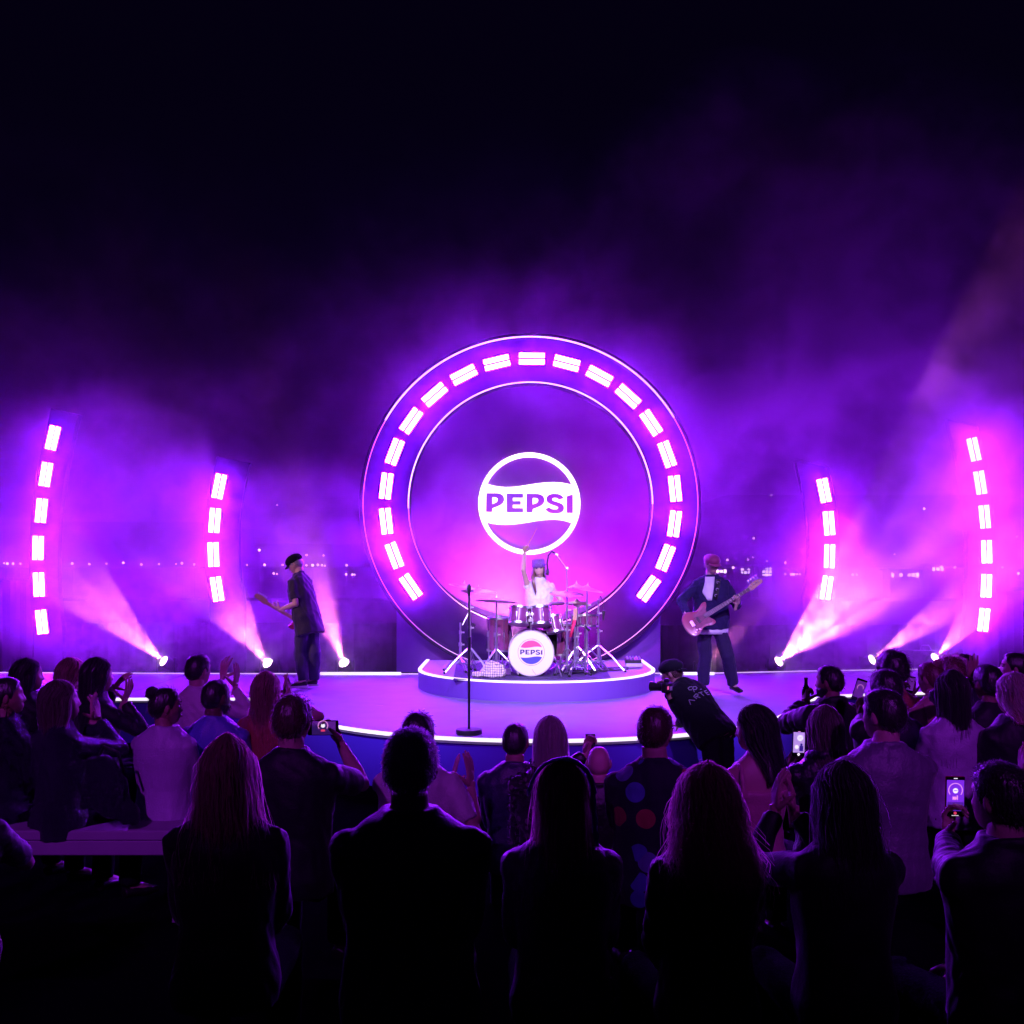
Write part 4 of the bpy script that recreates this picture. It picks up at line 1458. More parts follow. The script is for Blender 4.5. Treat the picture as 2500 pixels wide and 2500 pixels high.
# ---- left block
p = person((18, 1653), 6.4, 35, 64, 1.0, 1, 'tan', ('sleek', 'black'), 'jacket', T['sequin'], 'jacket', seed=1, extra='ruffle', wr=0.014, collar='jacket', nod=-4,
           label='woman in profile at the left edge with slicked back hair and a ruffled sequin jacket')
earring(p, 1, 0.016)
person((70, 1608), 7.5, 28, 62, 1.0, 1, 'tan', ('long', 'black', dict(length=0.34, wavy=0.012)), 'jacket', T['black'], 'jacket', seed=2,
       label='woman with long dark hair and an earring, in black, behind the woman in sequins')
person((176, 1607), 7.5, 30, 40, 0.99, 1, 'fair', ('long', 'auburn', dict(length=0.155, w_end=0.098, d_end=0.10, n=520)), 'shirt', T['black'], 'blouse', seed=3,
       label='woman with a straight copper coloured bob, at the left beside the light line')
person((240, 1606), 7.2, 42, 52, 1.0, 1, 'fair', ('long', 'black', dict(length=0.33, w_end=0.12)), 'jacket', T['black'], 'blazer', seed=4, collar='jacket',
       arms={'L': dict(wrist=W(276, 1680, 7.5), hand='spread', fing=(0.75, 0.1, 0.8), palm=(0.3, 0.5, -0.8)), 'R': dict(wrist=W(303, 1713, 7.2), hand='spread', fing=(0.35, 0.1, 1), palm=(-0.7, 0.3, 0.4))},
       label='woman in a black blazer with long dark hair, both palms raised at the left')
person((150, 1662), 6.25, 32, 62, 1.04, 1, 'fair', ('long', 'brown', dict(length=0.36, w_end=0.135, n=560)), 'jacket', T['sequin'], 'jacket', seed=5, voxel=0.010, wr=0.008, nod=-6,
       arms=clap((226, 1760), (240, 1762), 6.45, (-0.1, 0.1, 1), 'spread', pr=(1, -0.5, -0.8)),
       label='clapping woman with long brown hair in a dark sparkling jacket on the bench')
p = person((405, 1678), 6.5, 14, 60, 1.0, 1, 'tan', ('bun', 'black', dict(at=(0, -0.085, 0.10), r=0.042)), 'cape', T['lilac'], 'blazer', seed=6, collar='jacket', wr=0.004, wide=1.06,
           label='smiling woman with a top bun, white blazer draped over her shoulders')
earring(p, 1, 0.010)
face_details(p)
person((485, 1598), 8.0, 18, 34, 1.02, 0, 'fair', ('short', 'black', dict(thick=0.014)), 'shirt', T['cream'], 'shirt', seed=7, collar='shirt',
       arms={'L': dict(wrist=W(543, 1658, 8.2), hand='spread', fing=(0.1, 0.2, 1), palm=(0.5, 0.9, 0)), 'R': dict(wrist=W(574, 1678, 8.0), hand='open', fing=(0.12, 0.05, 1), palm=(-1, 0.3, 0), pole=(1, -0.2, -0.6))},
       label='clapping man in a pale shirt, head above the bearded man in blue')
p = person((528, 1656), 6.8, 8, 34, 1.04, 0, 'dark', ('short', 'black', dict(thick=0.006, fuzz=160, flen=0.012)), 'tee', T['blue'], 'shirt', sleeve='short', seed=8, collar='shirt', wide=1.08,
           label='bearded man with cropped hair in a blue short sleeved shirt')
beard(p)
person((651, 1641), 6.9, 14, 16, 1.0, 1, 'fair', ('long', 'auburn', dict(length=0.44, w_end=0.14, n=620, wavy=0.012)), 'dress', T['rust'], 'dress', sleeve='none', seed=9,
       arms=clap((694, 1706), (708, 1706), 7.1, (-0.05, 0.1, 1), 'open', pr=(1, -0.3, -0.5)),
       label='woman with very long auburn hair and a rust dress, clapping below the guitarist')
person((556, 1796), 3.5, -4, -8, 1.0, 1, 'fair', ('long', 'auburn', dict(length=0.36, w_end=0.145, n=2600, wavy=0.010, fuzz=0.022, point=1.7, part=1)), 'jacket', T['black'], 'jacket', seed=10, voxel=0.009,
       label='woman in black with long brown hair, nearest spectator at the lower left')
p = person((716, 1696), 4.7, 4, 14, 1.0, 0, 'fair', ('short', 'brown', dict(thick=0.013, fuzz=700)), 'tee', T['black'], 'polo_shirt', sleeve='short', seed=11, collar='shirt', wide=1.08, voxel=0.010,
           arms={'R': dict(wrist=W(832, 1815, 5.06), hand='hold', fing=(-0.5, 0.15, 0.85), palm=(-0.55, -0.8, -0.2), pole=(0.8, -0.5, -1))},
           label='man in a dark polo shirt filming with a phone held out sideways')
glasses(p)
person((-120, 1830), 4.2, -40, 0, 1.0, 0, 'fair', ('short', 'brown'), 'tee', T['floral'], 'shirt', sleeve='short', seed=12,
       arms={'R': dict(wrist=W(-30, 2035, 4.6), hand='relax', fing=(-0.6, 0.5, 0.2), palm=(0, 0, -1), pole=(1, -0.4, -0.5))},
       label='spectator cut off by the left edge, only one bent bare elbow showing')

# ---- centre block
person((1021, 1737), 5.3, 6, 8, 1.0, 0, 'fair', ('short', 'black', dict(thick=0.012)), 'tee', T['white'], 't_shirt', sleeve='short', seed=13, wide=1.06, loose=0.02,
       arms={'R': dict(wrist=W(1150, 1922, 5.3), hand='open', fing=(-0.06, 0.1, 1), palm=(-0.9, 0.4, 0), pole=(0.9, -0.4, -1)), 'L': dict(wrist=W(1105, 1925, 5.6), hand='open', fing=(0.1, 0.1, 1), palm=(1, 0.2, 0))},
       label='dark haired man in a white t shirt, mostly hidden by the man in front')
person((1002, 1776), 3.2, -1, 2, 1.02, 0, 'fair', ('short', 'grey', dict(thick=0.010, fuzz=4200, flen=0.013, wild=0.55)), 'jacket', T['char'], 'jacket', seed=14, collar='jacket', voxel=0.008, wide=1.12, wr=0.007,
       label='big foreground man with short greying hair and a dark jacket, seen from behind')
person((1259, 1763), 6.3, 4, 16, 1.0, 0, 'tan', ('short', 'black', dict(thick=0.007, fuzz=200, flen=0.012)), 'jacket', T['navy'], 'jacket', seed=15, collar='jacket', wide=1.04,
       label='man with close cropped hair in a navy jacket, just left of the blonde woman')
person((1343, 1750), 5.4, 0, -4, 1.0, 1, 'fair', ('long', 'blond', dict(length=0.30, w_end=0.125, d_end=0.075, n=1900, wavy=0.004, fuzz=0.008)), 'jacket', T['floral'], 'blouse', seed=16, extra='ruffle', wr=0.012,
       label='blonde woman with straight hair and a dark ruffled top, in front of the thrust')
p5 = person((1371, 1858), 3.6, 2, -2, 1.0, 1, 'fair', ('long', 'auburn', dict(length=0.40, w_end=0.125, d_end=0.06, n=2800, wavy=0.007, fuzz=0.02, part=2)), 'jacket', T['char'], 'jacket', seed=17, voxel=0.009,
            label='foreground woman with long hair and a blue scarf round her head')
person((1462, 1822), 6.7, -2, 4, 1.0, 0, 'fair', 'bald', 'jacket', T['leather'], 'jacket', seed=18, collar='jacket',
       arms={'L': dict(wrist=W(1429, 1842, 7.0), hand='hold', fing=(0.25, 0.2, 1), palm=(0.6, -0.8, 0), pole=(-1, -0.3, -0.6))},
       label='bald man in a black leather jacket holding a phone up to his left')
p = person((1600, 1722), 4.9, 4, 26, 1.02, 0, 'fair', ('short', 'brown', dict(thick=0.009, fuzz=500, flen=0.014)), 'tee', T['dots'], 'shirt', sleeve='short', seed=19, collar='shirt', wide=1.1, voxel=0.010, loose=0.02,
           label='man with short hair and glasses in a dark shirt with round blue prints')
glasses(p)
person((1724, 1868), 3.5, -8, -10, 0.99, 1, 'fair', ('long', 'auburn', dict(length=0.26, w_end=0.145, d_end=0.085, n=2800, wavy=0.022, fuzz=0.035, vol=1.06, point=1.35, part=3)), 'jacket', T['black'], 'jacket', seed=20, voxel=0.009,
       label='foreground woman with wavy shoulder length hair, right of the scarf woman')
p = person((1842, 1723), 5.4, -6, -62, 1.0, 1, 'fair', ('long', 'black', dict(length=0.27, w_end=0.11, d_end=0.085, n=700, wavy=0.003)), 'tank', T['blush'], 'camisole', seed=21, nod=4,
           label='woman in profile with straight dark hair and bare shoulders in a thin strap top')

# ---- right block
p = person((2024, 1624), 7.6, -20, -52, 1.02, 0, 'tan', ('short', 'black', dict(thick=0.012)), 'puffy', T['black'], 'padded_jacket', seed=22, collar='puffy', wide=1.06,
           arms={'L': dict(wrist=W(1964, 1716, 7.9), hand='grip', fing=(0.1, 0.3, 1), palm=(0.95, 0.3, 0), pole=(-1, -0.6, -0.8))},
           label='bearded man in a black padded jacket holding up a dark bottle')
beard(p)
person((2012, 1724), 5.5, -6, -8, 1.0, 1, 'fair', ('long', 'brown', dict(length=0.22, w_end=0.112, d_end=0.09, n=800)), 'jacket', T['quilt'], 'quilted_jacket', seed=23, collar='puffy', wr=0.012,
       arms={'L': dict(wrist=W(1932, 1882, 5.92), hand='hold', fing=(0.08, 0.1, 1), palm=(0.65, -0.75, 0), pole=(-0.8, -0.4, -1)), 'R': dict(wrist=W(1982, 1878, 5.92), hand='hold', fing=(-0.4, 0.1, 0.9), palm=(-0.65, -0.75, 0))},
       label='woman with a brown bob and shiny quilted jacket filming on a bright phone')
person((2155, 1682), 5.0, -6, -36, 1.06, 0, 'fair', ('short', 'black', dict(thick=0.013, fuzz=700)), 'jacket', T['grey'], 'suit_jacket', seed=24, collar='jacket', wide=1.12, voxel=0.010, wr=0.005,
       label='broad man in a grey suit jacket turning his face to the left')
person((2178, 1597), 7.6, -4, -10, 1.0, 1, 'dark', ('afro', 'black', dict(thick=0.040)), 'dress', T['rust'], 'dress', sleeve='none', seed=25,
       arms={'R': dict(wrist=W(2226, 1698, 8.05), hand='hold', fing=(0.0, 0.1, 1), palm=(-0.4, -0.9, 0), pole=(1, -0.3, -1)), 'L': dict(wrist=W(2210, 1700, 8.05), hand='hold', fing=(0.2, 0.1, 1), palm=(0.4, -0.9, 0))},
       label='woman with a big round afro and rust dress holding up a phone')
person((2160, 1636), 6.3, -6, -20, 1.0, 0, 'tan', ('short', 'black', dict(thick=0.018, fuzz=700)), 'jacket', T['black'], 'jacket', seed=26, collar='jacket',
       arms={'L': dict(wrist=W(2104, 1728, 7.16), hand='hold', fing=(-0.05, 0.1, 1), palm=(0.35, -0.9, 0), pole=(-0.8, -0.3, -1))},
       label='dark haired spectator between the afro and the grey suit, phone raised at left')
person((2272, 1616), 7.3, -10, -34, 0.97, 1, 'fair', ('bun', 'auburn', dict(at=(0, -0.07, 0.115), r=0.035)), 'tank', T['pink'], 'top', seed=27, nod=6,
       label='woman in a pink sleeveless top with her hair pinned up, looking left')
person((2320, 1608), 7.7, -14, -20, 1.0, 1, 'fair', ('short', 'auburn', dict(thick=0.030, fuzz=900, flen=0.05, wild=1.3)), 'shirt', T['black'], 'blouse', seed=28,
       label='woman with tousled pinned up auburn hair, far right near the last spotlight')
person((2321, 1638), 6.0, -6, -14, 1.0, 1, 'tan', ('long', 'black', dict(length=0.42, w_end=0.115, d_end=0.06, n=700, wavy=0.003)), 'dress', T['lilac'], 'top', sleeve='three', seed=29,
       label='woman with very long straight black hair over a pale lilac top')
p = person((2411, 1623), 6.7, -12, -16, 1.0, 1, 'tan', ('short', 'black', dict(thick=0.014, fuzz=500)), 'shirt', T['black'], 'shirt', seed=30,
           arms={'L': dict(wrist=W(2374, 1660, 6.8), hand='open', fing=(0.04, 0.05, 1), palm=(0.1, 1, 0), pole=(-0.6, -0.4, -1))},
           label='dark haired woman raising an open hand with a bracelet')
g = G(); wv = p['A']['L'][2]
g.tube([wv + Vector((0.034 * math.cos(a), 0.026 * math.sin(a), -0.012)) for a in np.linspace(0, 2 * np.pi, 17)], 0.006, 6, cap=False)
part(p, 'bracelet', g, mat('silver', (0.85, 0.85, 0.88), 0.2, metal=1.0))
p = person((2352, 1598), 8.0, -14, -30, 1.0, 1, 'tan', ('short', 'black', dict(thick=0.018)), 'shirt', T['black'], 'shirt', seed=31,
           label='dark haired woman with a large gold hoop earring, far right')
earring(p, -1, 0.026)
p = person((2476, 1592), 7.6, -24, -68, 1.02, 1, 'fair', ('sleek', 'black'), 'shirt', T['lilac'], 'blouse', seed=32, nod=-6,
           label='open mouthed woman in profile with slicked dark hair at the right edge')
face_details(p); earring(p, -1, 0.008)
person((2472, 1643), 5.9, -10, -24, 1.0, 1, 'fair', ('long', 'blond', dict(length=0.15, w_end=0.10, d_end=0.095, n=700, wavy=0.010)), 'jacket', T['black'], 'jacket', seed=33,
       label='woman with a fair wavy bob and black jacket at the right edge')
p = person((2442, 1862), 3.4, -10, -30, 1.0, 0, 'fair', ('short', 'black', dict(thick=0.013, fuzz=2600, flen=0.016, wild=0.35)), 'jacket', T['black'], 'jacket', seed=34, collar='jacket', voxel=0.009,
           arms={'L': dict(wrist=W(2312, 2036, 3.92), hand='hold', fing=(0.06, 0.05, 1), palm=(0.5, -0.85, 0), pole=(-0.7, -0.5, -1))},
           label='black haired man at the lower right filming on a phone in a red case')
person((2055, 1863), 3.6, -6, -16, 1.0, 1, 'fair', ('long', 'black', dict(length=0.34, w_end=0.13, n=2600, wavy=0.012, fuzz=0.024, point=1.3, part=4)), 'jacket', T['black'], 'jacket', seed=35, voxel=0.009,
       arms=clap((1893, 1982), (1938, 1985), 3.95, (0.0, 0.15, 1), 'cup', pl=(-0.9, -0.3, -1)),
       label='foreground woman with dark hair and black sleeves, clapping raised hands')
person((2610, 1745), 5.0, -14, -30, 1.0, 1, 'fair', ('long', 'brown', {}), 'shirt', T['black'], 'shirt', seed=36,
       arms=clap((2496, 1892), (2520, 1894), 5.2, (0.0, 0.1, 1), 'open'),
       label='spectator cut off by the right edge, only pink lit clapping fingers showing')

# scarf of the foreground woman, lying over her hair
M5 = p5['MH']
def scarf_strip(side, a0, a1, zlo):
    pts = []
    for t in np.linspace(0, 1, 14):
        th = a0 + (a1 - a0) * t
        pts.append((side * 0.112 * math.sin(th), -0.02 + 0.02 * t - 0.085 * math.cos(th) * 0.25, 0.02 + 0.128 * math.cos(th)))
    last = pts[-1]
    for t in np.linspace(0.15, 1, 8):
        pts.append((last[0] + side * 0.012 * t, last[1] - 0.03 * t, last[2] - zlo * t))
    return pts
g = G()
sp_ = scarf_strip(1, 0.0, 1.75, 0.20)
g.tube(sp_, [0.020 + 0.012 * math.sin(i * 1.3) ** 2 for i in range(len(sp_))], 10, squash=0.35)
sp_ = scarf_strip(-1, 0.0, 1.35, 0.02)
g.tube(sp_, [0.016 + 0.006 * math.sin(i * 1.7) ** 2 for i in range(len(sp_))], 10, squash=0.35)
part(p5, 'scarf', g, cloth('scarf', (0.08, 0.10, 0.42), sheen=0.5), head=True)

# ------------------------------------------------------------------ phones, bottle, bag
M_glass = mat('phone_glass', (0.01, 0.01, 0.012), 0.12)
M_case_red = mat('phone_case_red', (0.45, 0.03, 0.08), 0.45)
SCR = {'violet': emit('screen_violet', (0.16, 0.02, 0.75), 0.9), 'pale': emit('screen_pale', (0.50, 0.30, 0.85), 0.9), 'dark': emit('screen_dark', (0.03, 0.01, 0.14), 0.6),
       'white': emit('screen_white', (0.95, 0.85, 1.0), 1.1), 'pink': emit('screen_pink', (1.0, 0.35, 0.85), 0.9), 'blue': emit('screen_blue', (0.02, 0.01, 0.35), 0.6), 'red': emit('screen_red', (0.9, 0.05, 0.15), 0.8)}


def phone(px, py, D, rot, case, screen, label, w=0.074, h=0.152, yaw=0, landscape=False, pic=None):
    c = W(px, py, D)
    Mp = Matrix.Translation(c) @ Matrix.Rotation(R(yaw), 4, 'Z') @ Matrix.Rotation(R(rot + (90 if landscape else 0)), 4, 'Y')
    o = empty('phone', c, label, 'phone', 'phones held up by spectators')
    rr = []
    g = G(); g.box((0, 0, 0), (w, 0.0085, h), bev=0.004)
    v, f = g.arrays(); G().add(xf(v, Mp), f).build('case', case, o)
    v, f = G().box((0, -0.0046, 0), (w - 0.004, 0.001, h - 0.004)).arrays(); G().add(xf(v, Mp), f).build('glass', M_glass, o)
    sc = None
    if screen:
        v, f = G().box((0, -0.0054, 0.004), (w - 0.009, 0.0006, h * 0.76)).arrays(); sc = G().add(xf(v, Mp), f).build('screen', screen, o)
        for nm, gg, m in (pic or []):
            v, f = gg.arrays(); G().add(xf(v + np.array([0, -0.0060, 0]), Mp), f).build(nm, m, o)
    return o


FL = lambda: G()
pic_ring = [('picture_ring', FL().band(circ(0, 0.024, 0.027, 40, -128, 128, True), circ(0, 0.024, 0.0245, 40, -128, 128, True), -0.0003, 0.0003, closed=False), SCR['pink']),
            ('picture_sign', FL().prism(circ(0, 0.022, 0.0095, 24), -0.0003, 0.0003), SCR['white']),
            ('picture_band', FL().box((0, -0.0006, 0.0225), (0.014, 0.0004, 0.0028)), SCR['violet']),
            ('picture_drums', FL().prism(circ(-0.002, -0.006, 0.006, 16), -0.0003, 0.0003).box((0.007, 0, -0.004), (0.004, 0.0006, 0.016)).box((-0.009, 0, -0.006), (0.003, 0.0006, 0.012)), SCR['pink']),
            ('picture_crowd', FL().box((0, -0.0001, -0.036), (0.062, 0.0003, 0.032)), SCR['blue']),
            ('record_button', FL().prism(circ(0, -0.062, 0.0055, 20), -0.0003, 0.0003), SCR['red']),
            ('home_bar', FL().box((0, 0, -0.071), (0.026, 0.0006, 0.0016)), SCR['white']), ('timer', FL().box((0, 0, 0.068), (0.014, 0.0006, 0.0026)), SCR['white'])]
phone(2331, 1944, 3.85, 1, M_case_red, SCR['violet'], 'lit phone in a red case held by the man at the lower right', pic=pic_ring)
pic_b = [('picture_sign', FL().prism(circ(0.006, 0.030, 0.0165, 28), -0.0003, 0.0003), SCR['white']), ('picture_band', FL().box((0.006, -0.0006, 0.0345), (0.022, 0.0004, 0.003)).box((0.006, -0.0006, 0.0245), (0.022, 0.0004, 0.003)), SCR['violet']),
         ('picture_drum', FL().prism(circ(-0.012, -0.022, 0.011, 20), -0.0003, 0.0003), SCR['white']),
         ('picture_player', FL().box((0.014, -0.0001, -0.030), (0.022, 0.0004, 0.030)).prism(circ(0.014, -0.008, 0.007, 16), -0.0003, 0.0003), SCR['blue']),
         ('record_button', FL().prism(circ(0, -0.064, 0.0075, 20), -0.0003, 0.0003), SCR['white']), ('timer', FL().box((0, 0, 0.066), (0.014, 0.0006, 0.0026)), SCR['pink'])]
phone(1950, 1814, 5.85, 2, M_glass, SCR['pale'], 'bright phone held by the woman in the quilted jacket, filming the sign', pic=pic_b)
pic_c = [('picture_ring', FL().band(circ(0, 0.012, 0.025, 40, -128, 128, True), circ(0, 0.012, 0.022, 40, -128, 128, True), -0.0003, 0.0003, closed=False), SCR['pink']),
         ('picture_sign', FL().prism(circ(0, 0.012, 0.010, 20), -0.0003, 0.0003), SCR['white']), ('picture_drums', FL().box((0, 0, -0.012), (0.02, 0.0006, 0.010)), SCR['red'])]
pc = phone(789, 1777, 5.02, 0, M_glass, SCR['dark'], 'phone held sideways by the man in the dark polo shirt', landscape=True,
           pic=[(n, G().add(xf(gg.arrays()[0], Matrix.Rotation(R(-90), 4, 'Y')), gg.arrays()[1]), m) for n, gg, m in pic_c])
phone(2098, 1684, 7.1, 18, M_glass, SCR['dark'], 'tilted phone raised left of the man in the grey suit',
      pic=[('picture_ring', FL().band(circ(0, 0.016, 0.022, 30, -128, 100, True), circ(0, 0.016, 0.0195, 30, -128, 100, True), -0.0003, 0.0003, closed=False), SCR['pink'])])
phone(2222, 1671, 8.0, 12, M_glass, SCR['dark'], 'small dark phone held up by the woman with the afro', w=0.066, h=0.13)
phone(1441, 1819, 7.05, 0, M_glass, None, 'black phone held up beside the bald man', w=0.07)

b = empty('bottle', W(1964, 1700, 7.95), 'dark bottle held up by the bearded man in the padded jacket', 'bottle')
c = W(1964, 1706, 7.93)
G().lathe([(0.0, -0.06), (0.030, -0.06), (0.032, -0.05), (0.032, 0.06), (0.026, 0.085), (0.014, 0.11), (0.013, 0.15)], c + Vector((0.012, 0, 0)), seg=18).build('glass', mat('bottle_glass', (0.03, 0.012, 0.02), 0.12), b, sharp=40)
G().lathe([(0.0, 0.150), (0.0155, 0.150), (0.0155, 0.165), (0.0, 0.166)], c + Vector((0.012, 0, 0)), seg=18).build('cap', M_black, b)

b = empty('handbag', W(245, 1960, 6.2), 'sparkling dark sequin handbag on the bench beside the clapping woman', 'bag')
rs = np.random.RandomState(5)
bc = W(246, 1925, 6.12)
v = []
g = G()
rings = []
for t in np.linspace(0, 1, 12):
    wv_ = 0.15 * (1 - 0.45 * t) * (1 + 0.2 * math.sin(3 * t)); d_ = 0.09 * (1 - 0.5 * t)
    rings.append([(bc.x + 0.05 * (1 - t) + wv_ * math.sin(a) * (1 + 0.1 * math.sin(5 * a)), bc.y + d_ * math.cos(a), bc.z - 0.15 + 0.34 * t - 0.05 * math.sin(a) * (1 - t)) for a in np.linspace(0, 2 * np.pi, 32, endpoint=False)])
g.loft(rings)
v, f, n = remesh(g, 0.011, 1)
v = wrinkle(v, n, 0.022, 77, 0.9)
G().add(v, f).build('pouch', T['sequin'], b, smooth=True)
G().tube([bc + Vector((-0.02, 0, 0.17)), bc + Vector((0.02, 0, 0.25)), bc + Vector((0.10, 0, 0.22)), bc + Vector((0.14, 0, 0.10))], 0.009, 8).build('handle', T['leather'], b, smooth=True)

# ------------------------------------------------------------------ helpers for things worn
from mathutils.bvhtree import BVHTree


def bvh_of(o):
    off = ORG[o.name]
    return BVHTree.FromPolygons([tuple(v.co + off) for v in o.data.vertices], [tuple(p.vertices) for p in o.data.polygons])


def project(bv, px, py, D=1.0, lift=0.004):
    c = Vector((0, 0, CAMZ)); d = (W(px, py, D) - c).normalized()
    h = bv.ray_cast(c, d)
    return None if h[0] is None else h[0] - d * lift


def child(root, nm):
    return [c for c in root.children if c.name.split('.')[0] == nm][0]


def patch(bv, rows, D, nm, m, root, n=9, lift=0.005):
    """cloth patch lying on a garment: rows = [(y, x0, x1), ...] photo pixels"""
    ys = np.linspace(rows[0][0], rows[-1][0], 14)
    x0 = np.interp(ys, [r[0] for r in rows], [r[1] for r in rows]); x1 = np.interp(ys, [r[0] for r in rows], [r[2] for r in rows])
    P0, last = [], None
    for y, a, b in zip(ys, x0, x1):
        for x in np.linspace(a, b, n):
            q = project(bv, x, y, D, lift)
            if q is None: q = last + Vector((0, 0, 0)) if last is not None else W(x, y, D)
            last = q; P0.append(q)
    k = len(P0)
    v = [tuple(q) for q in P0] + [tuple(q + Vector((0, 0.012, 0))) for q in P0]
    f = []
    for i in range(13):
        for j in range(n - 1):
            a = i * n + j
            f.append((a, a + 1, a + n + 1, a + n)); f.append((k + a, k + a + n, k + a + n + 1, k + a + 1))
    for i in range(13):
        for a, b in ((i * n, (i + 1) * n), ((i + 1) * n + n - 1, i * n + n - 1)):
            f.append((a, b, k + b, k + a))
    for j in range(n - 1):
        f.append((j + 1, j, k + j, k + j + 1)); a = 13 * n + j; f.append((a, a + 1, k + a + 1, k + a))
    G().add(v, f).build(nm, m, root, smooth=True)


def cap(P_, m, brim='front', flat=0.0):
    g = G()
    g.ell((0, -0.008, 0.068), (0.100, 0.122, 0.076), 28, 18)
    if flat: g.lathe([(0.092, 0.05), (0.094, 0.10), (0.086, 0.142), (0.0, 0.148)], (0, -0.006, 0), seg=24)
    part(P_, 'cap', g, m, head=True)
    sgn_ = 1 if brim == 'front' else -1
    rings = []
    for r_, dz in ((0.0, 0.0), (1.0, 0.0)):
        pass
    pts = [(0.080 * math.sin(a), 0.070 + 0.085 * math.cos(a) ** 0.8 if math.cos(a) > 0 else 0.070) for a in np.linspace(-math.pi / 2, math.pi / 2, 21)]
    v = []
    for (x, y) in pts:
        v.append((x, sgn_ * (y - 0.004), 0.050 - 0.030 * (y - 0.07) / 0.085 - 0.9 * x * x * 4 * 0.5))
    base_ = [(x, sgn_ * 0.060, 0.052 - 0.9 * x * x * 2) for (x, y) in pts]
    k = len(pts)
    vv = v + base_ + [(a, b, c - 0.006) for a, b, c in v] + [(a, b, c - 0.006) for a, b, c in base_]
    f = []
    for i in range(k - 1):
        f += [(i, i + 1, k + i + 1, k + i), (2 * k + i + 1, 2 * k + i, 3 * k + i, 3 * k + i + 1), (i + 1, i, 2 * k + i, 2 * k + i + 1)]
    part(P_, 'brim', G().add(vv, f), m, head=True)


def smooth_outline(p, n=4):
    p = np.array(p, float); m = len(p); o = []
    for i in range(m):
        a, b, c, d = p[i - 1], p[i], p[(i + 1) % m], p[(i + 2) % m]
        for t in np.linspace(0, 1, n, endpoint=False):
            o.append(0.5 * ((2 * b) + (c - a) * t + (2 * a - 5 * b + 4 * c - d) * t * t + (3 * b - a - 3 * c + d) * t ** 3))
    return np.array(o)


OUT_STRAT = [(-.22, 0), (-.212, .07), (-.185, .125), (-.14, .155), (-.08, .15), (-.03, .125), (.02, .115), (.07, .13), (.135, .158), (.178, .145), (.160, .10), (.13, .065), (.118, .03), (.118, -.03),
             (.13, -.065), (.155, -.105), (.148, -.138), (.10, -.145), (.05, -.125), (0, -.115), (-.05, -.13), (-.10, -.155), (-.15, -.155), (-.195, -.12), (-.215, -.06)]
GUARD = [(-.06, .02), (-.05, .085), (.02, .085), (.08, .095), (.13, .11), (.125, .05), (.112, .0), (.118, -.05), (.13, -.09), (.10, -.11), (.03, -.09), (-.05, -.10), (-.10, -.12), (-.11, -.07)]
M_wood = mat('maple_neck', (0.55, 0.33, 0.20), 0.4, var=0.15, vscale=12, stretch=(1, 1, 1))
M_rose = mat('dark_fretboard', (0.06, 0.03, 0.025), 0.45)


